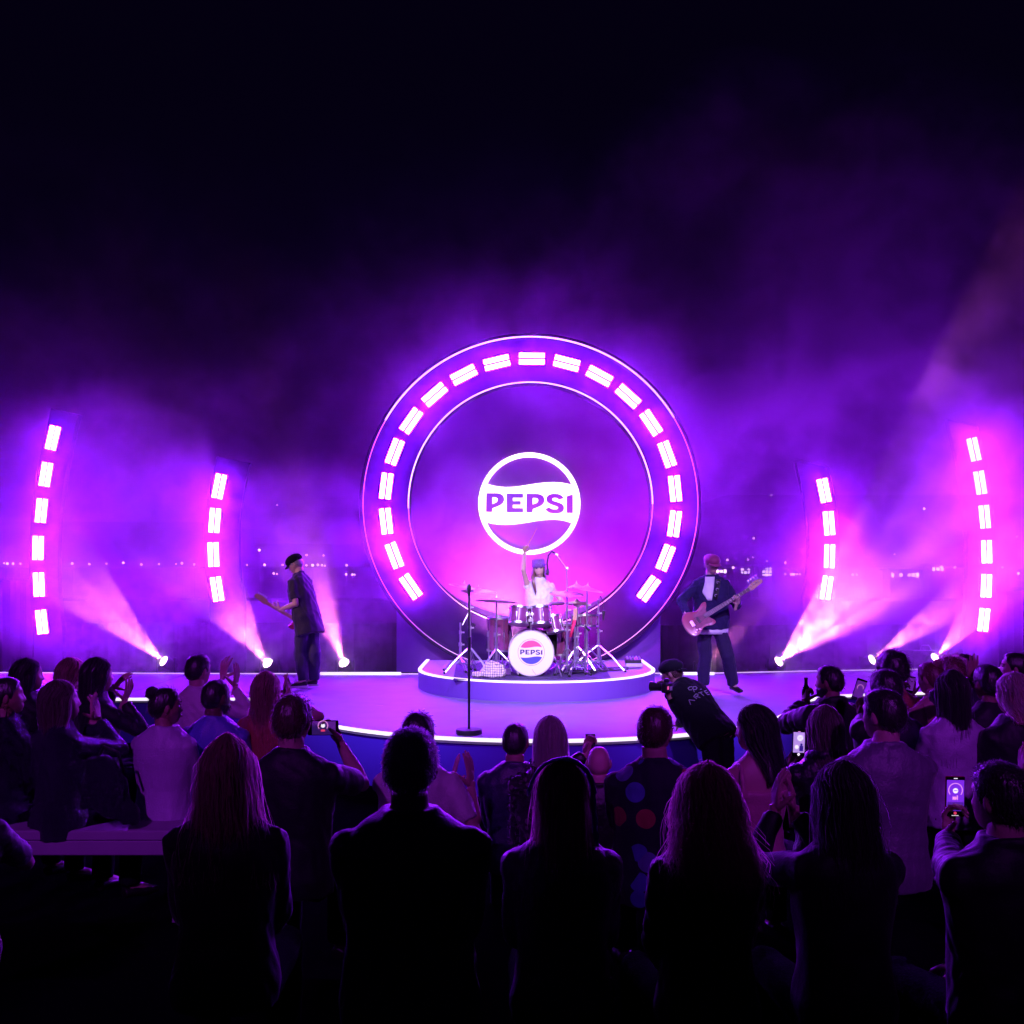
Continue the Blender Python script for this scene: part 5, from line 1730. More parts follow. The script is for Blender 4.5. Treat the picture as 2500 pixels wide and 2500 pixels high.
def guitar(name, center, xdir, face, body_m, guard_m, label, scale=1.0, bass=False, neck_m=None):
    """xdir: toward the headstock; face: direction the strings look"""
    X = Vector(xdir).normalized(); Y = -Vector(face); Y = (Y - X * Y.dot(X)).normalized(); Z = X.cross(Y)
    Mg = Matrix(((X.x, Y.x, Z.x), (X.y, Y.y, Z.y), (X.z, Y.z, Z.z))).to_4x4(); Mg = Matrix.Translation(center) @ Mg @ Matrix.Scale(scale, 4)
    o = empty(name, center, label, name.split('_')[-1])
    def put(nm, g, m, sm_=False, sh=None):
        v, f = g.arrays(); return G().add(xf(v, Mg), f).build(nm, m, o, smooth=sm_, sharp=sh)
    ol = smooth_outline(OUT_STRAT)
    g = G()
    c = ol.mean(0)
    lay = [(-0.021, 0.95), (-0.0225, 0.97), (-0.016, 1.0), (0.016, 1.0), (0.0225, 0.97), (0.021, 0.95)]
    g.loft([np.stack([c[0] + (ol[:, 0] - c[0]) * k, np.full(len(ol), d), c[1] + (ol[:, 1] - c[1]) * k], 1) for d, k in lay])
    put('body', g, body_m, sh=35)
    put('pickguard', G().prism(smooth_outline(GUARD, 3), -0.0250, -0.0226), guard_m)
    NL = 0.74 if bass else 0.60
    g = G(); n = 12
    rings = []
    for t in np.linspace(0, 1, n):
        w = 0.029 - 0.007 * t; x = 0.10 + (NL - 0.10) * t
        rings.append([(x, -0.028, -w), (x, -0.028, w), (x, -0.012, w * 0.9), (x, -0.004, 0), (x, -0.012, -w * 0.9)])
    g.loft(rings); put('neck', g, neck_m or M_wood)
    g = G(); g.loft([[(x, -0.0285, -w), (x, -0.0285, w), (x, -0.0325, w), (x, -0.0325, -w)] for x, w in ((0.06, 0.029), (NL, 0.0215))]); put('fretboard', g, M_rose)
    g = G()
    for i in range(20):
        x = NL - (NL - 0.06) * (1 - 2 ** (-i / 12)) * 1.45
        if x < 0.08: break
        g.box((x, -0.0335, 0), (0.002, 0.0015, 0.046))
    fr = put('frets', g, M_chrome); fr['kind'] = 'stuff'
    hd = [(NL - .01, -.022), (NL - .01, .024), (NL + .03, .045), (NL + .12, .052), (NL + .18, .040), (NL + .195, .015), (NL + .18, -.012), (NL + .10, -.022), (NL + .05, -.032)]
    put('headstock', G().prism(smooth_outline(hd, 3), -0.024, -0.009), neck_m or M_wood)
    for i in range(4 if bass else 6):
        x = NL + 0.035 + i * (0.040 if bass else 0.026); r = 0.016 if bass else 0.008
        g = G(); g.cyl((x, -0.016, 0.046), (x, -0.016, 0.046 + r * 2.2), 0.004, seg=8); g.ell((x, -0.016, 0.05 + r * 2.6), (r, r * 0.45, r * 1.1), 10, 8)
        g.cyl((x, -0.024, 0.022), (x, -0.036, 0.022), r * 0.55, seg=10)
        put('tuning_peg', g, M_chrome, True)
    for x in ((-.02,) if bass else (-.04, .02, .075)):
        put('pickup', G().box((x, -0.027, 0), (0.03, 0.006, 0.085), bev=0.003), M_black)
    put('bridge', G().box((-0.11, -0.027, 0), (0.045, 0.010, 0.082), bev=0.003), M_chrome)
    g = G()
    for i in range(4 if bass else 6):
        k = (i / ((3 if bass else 5)) - 0.5)
        g.tube([(-0.11, -0.036, k * 0.056), (NL + 0.02, -0.037, k * 0.036)], 0.0011 if bass else 0.0007, 5)
    st_ = put('strings', g, M_chrome); st_['kind'] = 'stuff'
    for x, z in ((-.07, -.105), (-.105, -.095), (-.135, -.115)):
        put('knob', G().lathe([(0, -0.024), (0.011, -0.024), (0.010, -0.040), (0, -0.041)], (0, 0, 0), 'Z', 14, Matrix.Rotation(R(-90), 4, 'X')) if False else G().tube([(x, -0.023, z), (x, -0.040, z)], [0.011, 0.010], 14), M_chrome)
    return o, Mg


# ------------------------------------------------------------------ guitarist (left, back turned, looking down to the left)
GD = 13.6
gp = person(None, loc=W(750, 1517, GD), face=-66, look=-84, scale=1.03, fem=0, skin='fair', hair=('short', 'grey', dict(thick=0.010, cut=-0.0)), top='shirt', top_mat=cloth('overshirt', (0.030, 0.022, 0.05), rough=0.85, sheen=0.2, spec=0.3, bump=0.12), top_name='overshirt',
            sleeve='short', wide=0.98, stand=True, lean=13, nod=30, seed=50, voxel=0.009, wr=0.010, loose=0.028, top_drop=0.15, collar='shirt', bottom_mat=cloth('worn_denim', (0.045, 0.035, 0.08), rough=0.85, sheen=0.2, spec=0.3, bump=0.12),
            group='band on stage', name='person',
            arms={'L': dict(wrist=W(686, 1487, GD - 0.06), hand='fret', fing=(-0.9, 0.35, 0.15), palm=(0.1, 0.55, 0.9), pole=(0.4, -0.4, -1)),
                  'R': dict(wrist=W(735, 1520, GD + 0.36), hand='relax', fing=(-0.8, 0.2, -0.4), palm=(-0.3, -0.9, 0), pole=(0.9, 0.1, -0.6))},
            legs={'L': (W(733, 1595, GD - 0.05), W(742, 1663, GD - 0.16), W(718, 1674, GD - 0.22)), 'R': (W(766, 1595, GD + 0.0), W(768, 1660, GD + 0.05), W(742, 1666, GD + 0.05))},
            label='guitarist on the left wing in a cap and dark overshirt, head bowed over his guitar')
cap(gp, T['matte'], 'front')
glasses(gp); face_details(gp)
M_red = mat('guitar_red', (0.42, 0.05, 0.09), 0.25, coat=0.5)
guitar('electric_guitar', W(738, 1522, GD + 0.30), W(605, 1456, GD - 0.20) - W(772, 1552, GD + 0.30), (-0.42, 0.85, 0.1), M_red, mat('guard_white', (0.6, 0.56, 0.58), 0.35),
       'electric guitar with a pale headstock held low by the guitarist at the left', 0.96)
for sd in ('L', 'R'):
    an, ft = gp['legs'][0 if sd == 'L' else 1][2:]
    d = (ft - an); d.z = 0; d.normalize()
    c = Vector((an.x, an.y, 0)) + d * 0.085
    rot = d.to_track_quat('Y', 'Z').to_matrix().to_4x4()
    zb = an.z - 0.055 * 1.03 - 0.026
    g = G(); rr_ = []
    for zz in (zb, zb + 0.028):
        rr_.append([tuple(rot @ Vector((0.045 * math.sin(a), 0.148 * math.cos(a), 0)) + Vector((c.x, c.y, zz))) for a in np.linspace(0, 2 * np.pi, 24, endpoint=False)])
    g.loft(rr_); g.build('sole', mat('sole_white', (0.75, 0.72, 0.75), 0.5), gp['root'])
    g = G()
    for i in range(4):
        q = c + d * (0.01 + 0.026 * i)
        s_ = Vector((-d.y, d.x, 0)) * 0.022
        zt = zb + 0.098 - 0.012 * i
        g.tube([q - s_ + Vector((0, 0, zt - q.z - 0.012)), q + Vector((0, 0, zt - q.z)), q + s_ + Vector((0, 0, zt - q.z - 0.012))], 0.005, 6)
    g.build('laces', mat('sole_white', (0.75, 0.72, 0.75), 0.5), gp['root'])

# ------------------------------------------------------------------ bass player (right, facing the crowd)
BD = 13.0
bp_ = person(None, loc=W(1735, 1530, BD), face=172, look=164, scale=1.035, fem=0, skin='fair', hair=('short', 'brown', dict(thick=0.012)), top='jacket', top_mat=cloth('indigo', (0.022, 0.014, 0.07), rough=0.9, sheen=0.1, spec=0.2), top_name='jacket',
             sleeve='long', wide=1.1, stand=True, lean=2, nod=12, tilt=0, seed=51, voxel=0.009, wr=0.009, loose=0.03, collar='jacket', bottom_mat=cloth('dark_trouser', (0.026, 0.016, 0.055), rough=0.9, sheen=0.1, spec=0.25), group='band on stage',
             arms={'L': dict(wrist=W(1797, 1478, BD - 0.30), hand='fret', fing=(0.10, -0.35, 0.9), palm=(-0.5, -0.85, 0.1), pole=(0.7, 0.3, -1)),
                   'R': dict(wrist=W(1680, 1502, BD - 0.28), hand='relax', fing=(0.85, -0.1, -0.5), palm=(0.1, 0.9, -0.3), pole=(-1, 0.4, -0.3))},
             legs={'L': (W(1777, 1602, BD - 0.12), W(1790, 1672, BD - 0.02), W(1806, 1689, BD - 0.16)), 'R': (W(1722, 1602, BD - 0.02), W(1716, 1672, BD + 0.02), W(1708, 1690, BD - 0.14))},
             label='bass player in a cap and open jacket over a white shirt, right of the ring')
cap(bp_, cloth('plum', (0.26, 0.03, 0.14), spec=0.2), 'front')
face_details(bp_)
bvj = bvh_of(child(bp_['root'], 'jacket'))
patch(bvj, [(1408, 1722, 1745), (1422, 1721, 1744), (1440, 1716, 1742), (1446, 1714, 1741), (1466, 1728, 1738)], BD, 'white_shirt', T['white'], bp_['root'])
g = G(); rr_ = torso_rings(1.035, 1.1, 0.020, z1=0.06, loose=0.018)
low_ = rr_[0].copy(); low_[:, 2] -= 0.062
g.loft([xf(low_, bp_['M']), xf(rr_[0], bp_['M'])]); part(bp_, 'shirt_hem', g, T['white'])
sp = [project(bvj, x, y, BD, 0.012) for x, y in ((1752, 1400), (1754, 1415), (1752, 1432), (1749, 1448), (1746, 1462))]
sp = [q for q in sp if q]
g = G(); g.tube(sp, 0.030, 10, squash=0.22); part(bp_, 'guitar_strap', g, T['black'])
for x, y in ((1753, 1422), (1751, 1439), (1748, 1454)):
    q = project(bvj, x, y, BD, 0.022)
    G().tube([q + Vector((0.015 * math.cos(a), 0, 0.015 * math.sin(a))) for a in np.linspace(0, 2 * np.pi, 17)], 0.003, 6, cap=False).build('strap_print', T['lilac'], bp_['root'])
guitar('bass_guitar', W(1708, 1512, BD - 0.36), W(1842, 1440, BD - 0.34) - W(1676, 1541, BD - 0.38), (0.05, -1, 0.22), mat('bass_blush', (0.42, 0.10, 0.15), 0.3, coat=0.4),
       mat('guard_tort', (0.22, 0.05, 0.08), 0.3, var=0.4, vscale=40), 'dusky pink bass guitar with a dark pickguard, worn by the bass player', 0.98, bass=True)

# ------------------------------------------------------------------ drummer
DD = 13.9
dp = person(None, loc=W(1316, 1524, DD), face=176, look=184, scale=0.99, fem=1, skin='fair', hair=('long', 'brown', dict(length=0.24, w_end=0.10, d_end=0.085, open_=46, n=500, wavy=0.004)), top='tee', top_mat=T['white'],
            top_name='sleeveless_shirt', sleeve='none', wide=1.06, seed=52, voxel=0.009, loose=0.03, nod=2, tilt=6, group='band on stage', collar=None,
            arms={'R': dict(wrist=W(1281, 1349, DD - 0.05), hand='grip', fing=(0.1, -0.1, 1), palm=(0.35, -0.9, 0), pole=(-0.35, -1, -0.2)),
                  'L': dict(wrist=W(1345, 1474, DD - 0.26), hand='grip', fing=(-0.6, -0.6, -0.2), palm=(0, 0, -1), pole=(1, 0.3, -0.6))},
            label='drummer in a white sleeveless shirt and printed cap, one stick raised high')
cap(dp, mat('printed_cap', (0.20, 0.08, 0.35), 0.8, var=0.8, vscale=55), 'back', 1)
face_details(dp, smile=0.004)
G_ = G()
for i, (x0, w_) in enumerate(((1299, 0.020), (1303, 0.016))):
    G_.tube([W(1301 + i * 2, 1392, DD - 0.10), W(1300 + i * 3, 1412, DD - 0.19), W(1304 + i * 2, 1432, DD - 0.20), W(1308 + i, 1452 - 6 * i, DD - 0.19)], [w_, w_ * 1.1, w_ * 0.8, 0.004], 8, squash=0.6)
part(dp, 'braid', G_, HAIR['auburn'])
tag(G().tube([W(1280, 1345, DD - 0.12), W(1296, 1317, DD - 0.13), W(1310, 1291, DD - 0.14), W(1311, 1289, DD - 0.14)], [0.0075, 0.0075, 0.0045, 0.005], 8).build('drumstick', M_wood), 'pale drumstick pointing up from the raised hand of the drummer', 'drumstick')
tag(G().tube([W(1350, 1478, DD - 0.30), W(1338, 1480, DD - 0.50), W(1322, 1484, DD - 0.66)], [0.0075, 0.007, 0.0045], 8).build('drumstick', M_wood), 'drumstick held low over the toms in the other hand of the drummer', 'drumstick')

# ------------------------------------------------------------------ drum kit
FZ = RZ + 0.009
M_shell = mat('drum_shell', (0.20, 0.04, 0.16), 0.18, coat=0.6, var=0.25, vscale=9)
M_head = mat('drum_head', (0.78, 0.76, 0.78), 0.5)
M_print_red = mat('print_red', (0.75, 0.06, 0.16), 0.5)
M_print_blue = mat('print_blue', (0.05, 0.05, 0.62), 0.5)
M_print_dark = mat('print_dark', (0.03, 0.012, 0.08), 0.5)


def drum(name, c, r, h, axis, label, top_head=True, lugs=6, legs=None, shell=None):
    o = empty(name, c, label, 'drum', 'drums of the kit')
    rot = Vector(axis).to_track_quat('Z', 'Y').to_matrix().to_4x4()
    Mx = Matrix.Translation(c) @ rot
    def put(nm, g, m, sh=40):
        v, f = g.arrays(); return G().add(xf(v, Mx), f).build(nm, m, o, sharp=sh)
    put('shell', G().lathe([(r, -h / 2), (r, h / 2)], seg=40), shell or M_shell)
    for s_ in (-1, 1):
        put('hoop', G().lathe([(r + 0.004, s_ * (h / 2 - 0.012)), (r + 0.013, s_ * (h / 2 - 0.012)), (r + 0.013, s_ * (h / 2 + 0.014)), (r + 0.004, s_ * (h / 2 + 0.014))], seg=40, close=True), M_chrome)
        put('drum_head', G().lathe([(0, s_ * (h / 2 + 0.002)), (r + 0.003, s_ * (h / 2 + 0.002)), (r + 0.003, s_ * (h / 2 + 0.005)), (0, s_ * (h / 2 + 0.006))], seg=40), M_head)
    for i in range(lugs):
        a = 2 * math.pi * (i + 0.5) / lugs
        ca, sa = math.cos(a), math.sin(a)
        g = G(); g.box(((r + 0.010) * ca, (r + 0.010) * sa, 0), (0.018, 0.018, min(0.07, h * 0.5)), Matrix.Rotation(a, 4, 'Z'), bev=0.005)
        g.cyl(((r + 0.013) * ca, (r + 0.013) * sa, -h / 2), ((r + 0.013) * ca, (r + 0.013) * sa, h / 2), 0.0038, seg=6)
        put('lug', g, M_chrome)
    for lg in legs or []:
        G().tube([Vector(q) for q in lg], 0.008, 8).build('leg', M_chrome, o)
    return o, Mx


# bass drum lies on its side, front head to the crowd
BX = W(1297, 1608, 12.87); BR = PXM(54, 12.87)
bc = Vector((BX.x, 12.87 + 0.22, FZ + BR + 0.012))
bo, _ = drum('bass_drum', bc, BR, 0.42, (0, -1, 0), 'bass drum with a white front head printed PEPSI in a round red and blue mark', lugs=10,
             legs=[[(bc.x + s_ * (BR - 0.01), bc.y - 0.10, bc.z - 0.02), (bc.x + s_ * (BR + 0.03), bc.y - 0.16, bc.z - 0.10), (bc.x + s_ * (BR + 0.10), bc.y - 0.30, FZ + 0.004)] for s_ in (-1, 1)])
HY = bc.y - 0.42 / 2 - 0.0068
LR = PXM(32.8, 12.87); ls = LR / 892 * 0.985
fb_ = Matrix.Translation((bc.x, 0, bc.z + 0.012))
lg_ = lambda x, y: ((x - 952) * ls, (988 - y) * ls)
G().band(circ(0, 0, LR, 64), circ(0, 0, LR * 0.975, 64), HY - 0.0008, HY, frame=fb_).build('print_circle', M_print_dark, bo)
ri_ = LR * 0.885
for key, m_, s_ in (('t', M_print_red, 1), ('b', M_print_blue, -1)):
    xs, ys = wave(key, 60, 1840, 90)
    q = [lg_(x, y) for x, y in zip(xs, ys)]
    q = [p for p in q if p[0] ** 2 + p[1] ** 2 < ri_ ** 2]
    a0 = math.atan2(q[0][1], q[0][0]); a1 = math.atan2(q[-1][1], q[-1][0])
    if s_ > 0: aa = np.linspace(a1, a0 if a0 > a1 else a0 + 2 * math.pi, 40)
    else: aa = np.linspace(a1, a0 if a0 < a1 else a0 - 2 * math.pi, 40)
    pl = q + [(ri_ * math.cos(a), ri_ * math.sin(a)) for a in aa]
    G().prism(pl if s_ > 0 else pl[::-1], HY - 0.0008, HY, frame=fb_).build('print_field', m_, bo)
for k in 'PEpSI':
    logo_letter(k, lg_, HY - 0.0009, HY, fb_).build('print_letter', M_print_dark, bo)
G().tube([(bc.x + 0.01, HY - 0.001, bc.z - 0.20), (bc.x + 0.03, HY - 0.001, bc.z - 0.235), (bc.x + 0.055, HY - 0.001, bc.z - 0.265)], 0.002, 5).build('pen_mark', M_print_dark, bo)

tilt = (0, 0.26, 0.97)
drum('tom', W(1267, 1504, 13.1), 0.122, 0.20, (0.06, 0.26, 0.97), 'small mounted tom on the left, above the bass drum')
drum('tom', W(1319, 1505, 13.1), 0.130, 0.21, (-0.06, 0.26, 0.97), 'mounted tom in the middle, in front of the drummer')
drum('tom', W(1353, 1524, 13.25), 0.105, 0.20, (-0.2, 0.20, 0.97), 'third tom, lower than the other two and right of them')
fc = W(1219, 1548, 13.5)
drum('floor_tom', fc, 0.155, 0.42, (0, 0, 1), 'tall floor tom at the left of the kit', lugs=8,
     legs=[[(fc.x + 0.17 * math.cos(a), fc.y + 0.17 * math.sin(a), fc.z + 0.05), (fc.x + 0.17 * math.cos(a), fc.y + 0.17 * math.sin(a), FZ + 0.06), (fc.x + 0.2 * math.cos(a), fc.y + 0.2 * math.sin(a), FZ + 0.005)] for a in (-2.5, -0.6, 1.6)])
sc_ = W(1428, 1515, 13.6)
drum('side_snare', sc_, 0.175, 0.14, (0, 0.06, 1), 'side snare drum on a stand at the right of the kit', lugs=8,
     legs=[[(sc_.x, sc_.y, sc_.z - 0.07), (sc_.x, sc_.y, FZ + 0.25), (sc_.x + 0.26 * math.cos(a), sc_.y + 0.26 * math.sin(a), FZ + 0.006)] for a in (-2.4, -0.5, 1.5)])
# double tom bracket
br = empty('tom_bracket', W(1295, 1530, 13.05), 'chrome double bracket holding the toms over the bass drum', 'bracket')
G().box(W(1296, 1500, 13.02), (0.13, 0.03, 0.035), bev=0.006).build('clamp', M_chrome, br)
G().box(W(1296, 1514, 13.02), (0.075, 0.04, 0.05), bev=0.008).build('block', M_chrome, br)
for s_ in (-1, 1):
    G().tube([W(1296, 1510, 13.05), W(1296 + s_ * 12, 1496, 13.06), W(1296 + s_ * 16, 1508, 13.06)], 0.010, 8).build('arm', M_chrome, br)
G().cyl(W(1296, 1515, 13.05), bc + Vector((0, -0.03, BR)), 0.014, seg=10).build('post', M_chrome, br)


def stand(name, px, py_top, D, base_r, label, cat='cymbal stand', hub=0.34, ang=0.4, group='stands of the kit'):
    top = W(px, py_top, D)
    o = empty(name, (top.x, D, FZ), label, cat, group)
    b = Vector((top.x, D, FZ))
    H = top.z - FZ
    G().cyl(b + Vector((0, 0, 0.10)), b + Vector((0, 0, H * 0.55)), 0.018, seg=10).build('lower_pole', M_chrome, o, smooth=False)
    G().cyl(b + Vector((0, 0, H * 0.52)), top, 0.0125, seg=10).build('upper_pole', M_chrome, o)
    for zz, r in ((0.55, 0.024), (0.80, 0.018)):
        g = G(); g.cyl(b + Vector((0, 0, H * zz - 0.025)), b + Vector((0, 0, H * zz + 0.025)), r, seg=10); g.box(b + Vector((0.03, -0.01, H * zz)), (0.05, 0.012, 0.022), bev=0.003)
        g.build('clamp', M_chrome, o)
    G().cyl(b + Vector((0, 0, hub - 0.03)), b + Vector((0, 0, hub + 0.03)), 0.024, seg=10).build('hub', M_chrome, o)
    for k in range(3):
        a = ang + k * 2 * math.pi / 3
        f_ = b + Vector((base_r * math.cos(a), base_r * math.sin(a), 0.012))
        g = G()
        for e in (-1, 1):
            side = Vector((-math.sin(a), math.cos(a), 0)) * 0.011 * e
            g.tube([b + Vector((0, 0, hub)) + side, (b + Vector((0, 0, hub))).lerp(f_, 0.55) + side + Vector((0, 0, 0.02)), f_ + side], 0.0075, 6)
        lg = g.build('leg', M_chrome, o)
        m_ = (b + Vector((0, 0, hub))).lerp(f_, 0.55)
        G().tube([b + Vector((0, 0, 0.11)), m_], 0.008, 6).build('brace', M_chrome, o)
        G().ell(f_ + Vector((0, 0, 0.004)), (0.020, 0.020, 0.016), 8, 6).build('rubber_foot', M_rubber, o)
    return o, top


def cymbal(o, c, r, normal, m=None):
    rot = Vector(normal).to_track_quat('Z', 'Y').to_matrix().to_4x4()
    pr = [(0.006, 0.034), (0.03, 0.031), (0.045, 0.018), (0.055, 0.012), (r * 0.5, 0.006), (r * 0.8, -0.004), (r, -0.014), (r, -0.0155), (r * 0.8, -0.0058), (r * 0.5, 0.004), (0.055, 0.010), (0.042, 0.016), (0.006, 0.030)]
    G().lathe(pr, c, seg=48, rot=rot, close=True).build('cymbal', m or M_brass, o, smooth=True)
    v, f = G().lathe([(0, 0.03), (0.016, 0.03), (0.014, 0.05), (0.005, 0.055), (0.005, 0.075), (0.0, 0.076)], seg=10).arrays()
    G().add(xf(v, Matrix.Translation(c) @ rot), f).build('wing_nut', M_chrome, o)


o, t = stand('cymbal_stand', 1147, 1442, 13.25, 0.34, 'leftmost cymbal stand with two overlapping crash cymbals', ang=3.5)
cymbal(o, t + Vector((0.11, 0.05, 0.0)), 0.235, (0.04, -0.10, 1))
G().tube([t + Vector((0, 0, -0.12)), t + Vector((-0.05, 0, 0.02)), W(1128, 1432, 13.3)], 0.008, 8).build('boom_arm', M_chrome, o)
cymbal(o, W(1132, 1431, 13.35), 0.20, (0.22, -0.05, 1))
G().tube([W(1147, 1490, 13.25), W(1129, 1526, 13.2)], 0.009, 8).build('boom_tail', M_chrome, o)
o, t = stand('cymbal_stand', 1212, 1468, 13.0, 0.30, 'cymbal stand in front of the floor tom, its dark ride cymbal tilted', ang=3.9)
cymbal(o, t + Vector((0, 0, 0.012)), 0.27, (0.06, 0.10, 1))
o, t = stand('cymbal_stand', 1384, 1450, 13.15, 0.28, 'tall cymbal stand just right of the drummer', ang=4.1)
cymbal(o, t + Vector((0, 0, 0.01)), 0.225, (0.06, -0.14, 1))
o, t = stand('cymbal_stand', 1433, 1436, 13.35, 0.32, 'rightmost cymbal stand with the highest crash cymbal', ang=4.6)
cymbal(o, t + Vector((0, 0, 0.0)), 0.215, (0.20, -0.10, 1))
cymbal(o, t + Vector((-0.13, 0.12, 0.02)), 0.12, (0.0, -0.1, 1))
o, t = stand('hi_hat_stand', 1410, 1470, 13.45, 0.26, 'low hi hat stand between the two right cymbal stands', 'hi hat', ang=3.7)
cymbal(o, t + Vector((0, 0, 0.0)), 0.165, (0, -0.06, 1)); cymbal(o, t + Vector((0, 0, -0.035)), 0.165, (0, 0.06, -1))
o, t = stand('microphone_stand', 1461, 1462, 13.6, 0.42, 'dark boom stand at the far right of the kit with a hanging microphone', 'mic stand', ang=5.6)
G().tube([t, t + Vector((0.02, -0.02, 0.04)), t + Vector((0.06, -0.05, -0.04)), t + Vector((0.065, -0.05, -0.13))], 0.006, 6).build('gooseneck', M_black, o)
G().lathe([(0, -0.09), (0.012, -0.09), (0.016, -0.01), (0.024, 0.0), (0.024, 0.03), (0, 0.045)], t + Vector((0.065, -0.05, -0.19)), seg=14).build('microphone', M_black, o)
# vocal microphone for the drummer
vs = empty('microphone_stand', W(1384, 1450, 13.4), 'slim boom with a curved neck holding a microphone by the drummer', 'mic stand', 'stands of the kit')
vs_t = W(1384, 1388, 13.4)
G().cyl((vs_t.x, 13.4, FZ + 0.02), vs_t, 0.010, seg=10).build('pole', M_chrome, vs)
G().tube([vs_t + Vector((0.01, 0, -0.02)), W(1368, 1367, 13.4), W(1355, 1351, 13.42)], 0.008, 8).build('boom_arm', M_chrome, vs)
G().ell(vs_t, (0.024, 0.02, 0.03), 10, 8).build('clamp', M_chrome, vs); G().ell(W(1359, 1354, 13.41), (0.024, 0.018, 0.018), 10, 8).build('clamp', M_chrome, vs)
G().tube([W(1357, 1352, 13.42), W(1347, 1346, 13.5), W(1339, 1356, 13.56), W(1336, 1375, 13.6), W(1337, 1388, 13.6)], 0.010, 8).build('gooseneck', M_black, vs, smooth=True)
G().tube([W(1337, 1388, 13.6), W(1338, 1398, 13.6), W(1336, 1404, 13.6)], [0.016, 0.020, 0.024], 12).build('microphone', M_black, vs, smooth=True)
for a in (0.5, 2.6, 4.7):
    G().tube([(vs_t.x, 13.4, FZ + 0.22), (vs_t.x + 0.24 * math.cos(a), 13.4 + 0.24 * math.sin(a), FZ + 0.012)], 0.009, 6).build('leg', M_chrome, vs)
th = empty('drum_throne', W(1316, 1560, 13.9), 'round black stool under the drummer', 'stool')
tz = W(1316, 1524, 13.9)
G().lathe([(0, -0.16), (0.16, -0.16), (0.175, -0.13), (0.175, -0.10), (0.15, -0.085), (0, -0.085)], tz, seg=28).build('seat', M_shoe, th, sharp=40)
G().cyl((tz.x, tz.y, FZ + 0.05), (tz.x, tz.y, tz.z - 0.16), 0.02, seg=10).build('post', M_chrome, th)
for a in (0.3, 2.4, 4.5):
    G().tube([(tz.x, tz.y, FZ + 0.25), (tz.x + 0.26 * math.cos(a), tz.y + 0.26 * math.sin(a), FZ + 0.01)], 0.011, 6).build('leg', M_chrome, th)

# more of the kit: snare, second floor tom, small clip stands
drum('snare_drum', W(1290, 1512, 13.62), 0.165, 0.13, (0, 0.12, 1), 'snare drum between the knees of the drummer, half hidden by the toms', lugs=8)
f2 = W(1372, 1560, 13.75)
drum('floor_tom', f2, 0.18, 0.40, (0, 0, 1), 'second floor tom, behind the stands right of the bass drum', lugs=8,
     legs=[[(f2.x + 0.195 * math.cos(a), f2.y + 0.195 * math.sin(a), f2.z + 0.05), (f2.x + 0.195 * math.cos(a), f2.y + 0.195 * math.sin(a), FZ + 0.06), (f2.x + 0.22 * math.cos(a), f2.y + 0.22 * math.sin(a), FZ + 0.005)] for a in (-2.5, -0.6, 1.6)])
for (px_, py_, D_, br_, a_, txt_) in ((1124, 1520, 13.5, 0.22, 0.9, 'short dark microphone stand behind the leftmost cymbal stand'), (1404, 1530, 12.95, 0.20, 2.2, 'short microphone stand in front of the right cymbal stands')):
    o, t = stand('microphone_stand', px_, py_, D_, br_, txt_, 'mic stand', hub=0.2, ang=a_)
    G().tube([t, t + Vector((0.08, 0.05, 0.03)), t + Vector((0.15, 0.10, -0.01))], 0.007, 6).build('boom_arm', M_black, o)
    G().tube([t + Vector((0.15, 0.10, -0.01)), t + Vector((0.19, 0.12, -0.05))], [0.014, 0.020], 10).build('microphone', M_black, o)
pd_ = empty('hi_hat_pedal', W(1232, 1650, 12.95), 'chrome foot pedal on the riser left of the bass drum', 'pedal')
pz = W(1236, 1650, 13.1); pz.z = FZ
G().box(pz + Vector((0, 0, 0.035)), (0.09, 0.28, 0.012), Matrix.Rotation(R(12), 4, 'X'), bev=0.004).build('footboard', M_chrome, pd_)
G().box(pz + Vector((0, 0, 0.008)), (0.11, 0.30, 0.012), bev=0.003).build('base_plate', M_black, pd_)
for s_ in (-1, 1):
    G().cyl(pz + Vector((s_ * 0.05, -0.12, 0.01)), pz + Vector((s_ * 0.05, -0.12, 0.22)), 0.008, seg=8).build('upright', M_chrome, pd_)

# stick bag on the right stand
g = G(); a, b_ = W(1393, 1555, 13.1), W(1403, 1514, 13.1)
g.tube([a, a.lerp(b_, 0.5), b_], [0.030, 0.036, 0.040], 12, squash=0.6)
so = empty('stick_bag', a, 'bright red stick bag hanging on the right cymbal stand', 'bag')
g.build('pouch', mat('red_cloth', (0.7, 0.02, 0.10), 0.7), so, smooth=True)
for i in range(4):
    G().cyl(b_ + Vector((0.012 * i - 0.018, 0, 0)), b_ + Vector((0.012 * i - 0.006, 0.01, 0.15)), 0.0075, seg=8).build('stick', M_wood, so)

# towel heap
tc_ = W(1196, 1645, 12.85); tc_.z = FZ
g = G()
for dx, dy, rx, ry, rz in ((0.05, 0.0, 0.14, 0.12, 0.12), (0.10, -0.03, 0.09, 0.09, 0.07), (-0.08, 0.0, 0.11, 0.10, 0.055), (-0.16, -0.03, 0.06, 0.06, 0.05), (0.0, -0.06, 0.15, 0.07, 0.05)):
    g.ell(tc_ + Vector((dx, dy, rz * 0.55)), (rx, ry, rz), 18, 12)
v, f, n = remesh(g, 0.008, 3); v = wrinkle(v, n, 0.020, 41, 1.1); v[:, 2] = np.maximum(v[:, 2], FZ + 0.001)
m = bpy.data.materials.new('plaid_towel'); m.use_nodes = True; nt = m.node_tree; b0 = nt.nodes['Principled BSDF']; b0.inputs['Roughness'].default_value = 0.9
tcn = nt.nodes.new('ShaderNodeTexCoord'); wv1 = nt.nodes.new('ShaderNodeTexWave'); wv2 = nt.nodes.new('ShaderNodeTexWave')
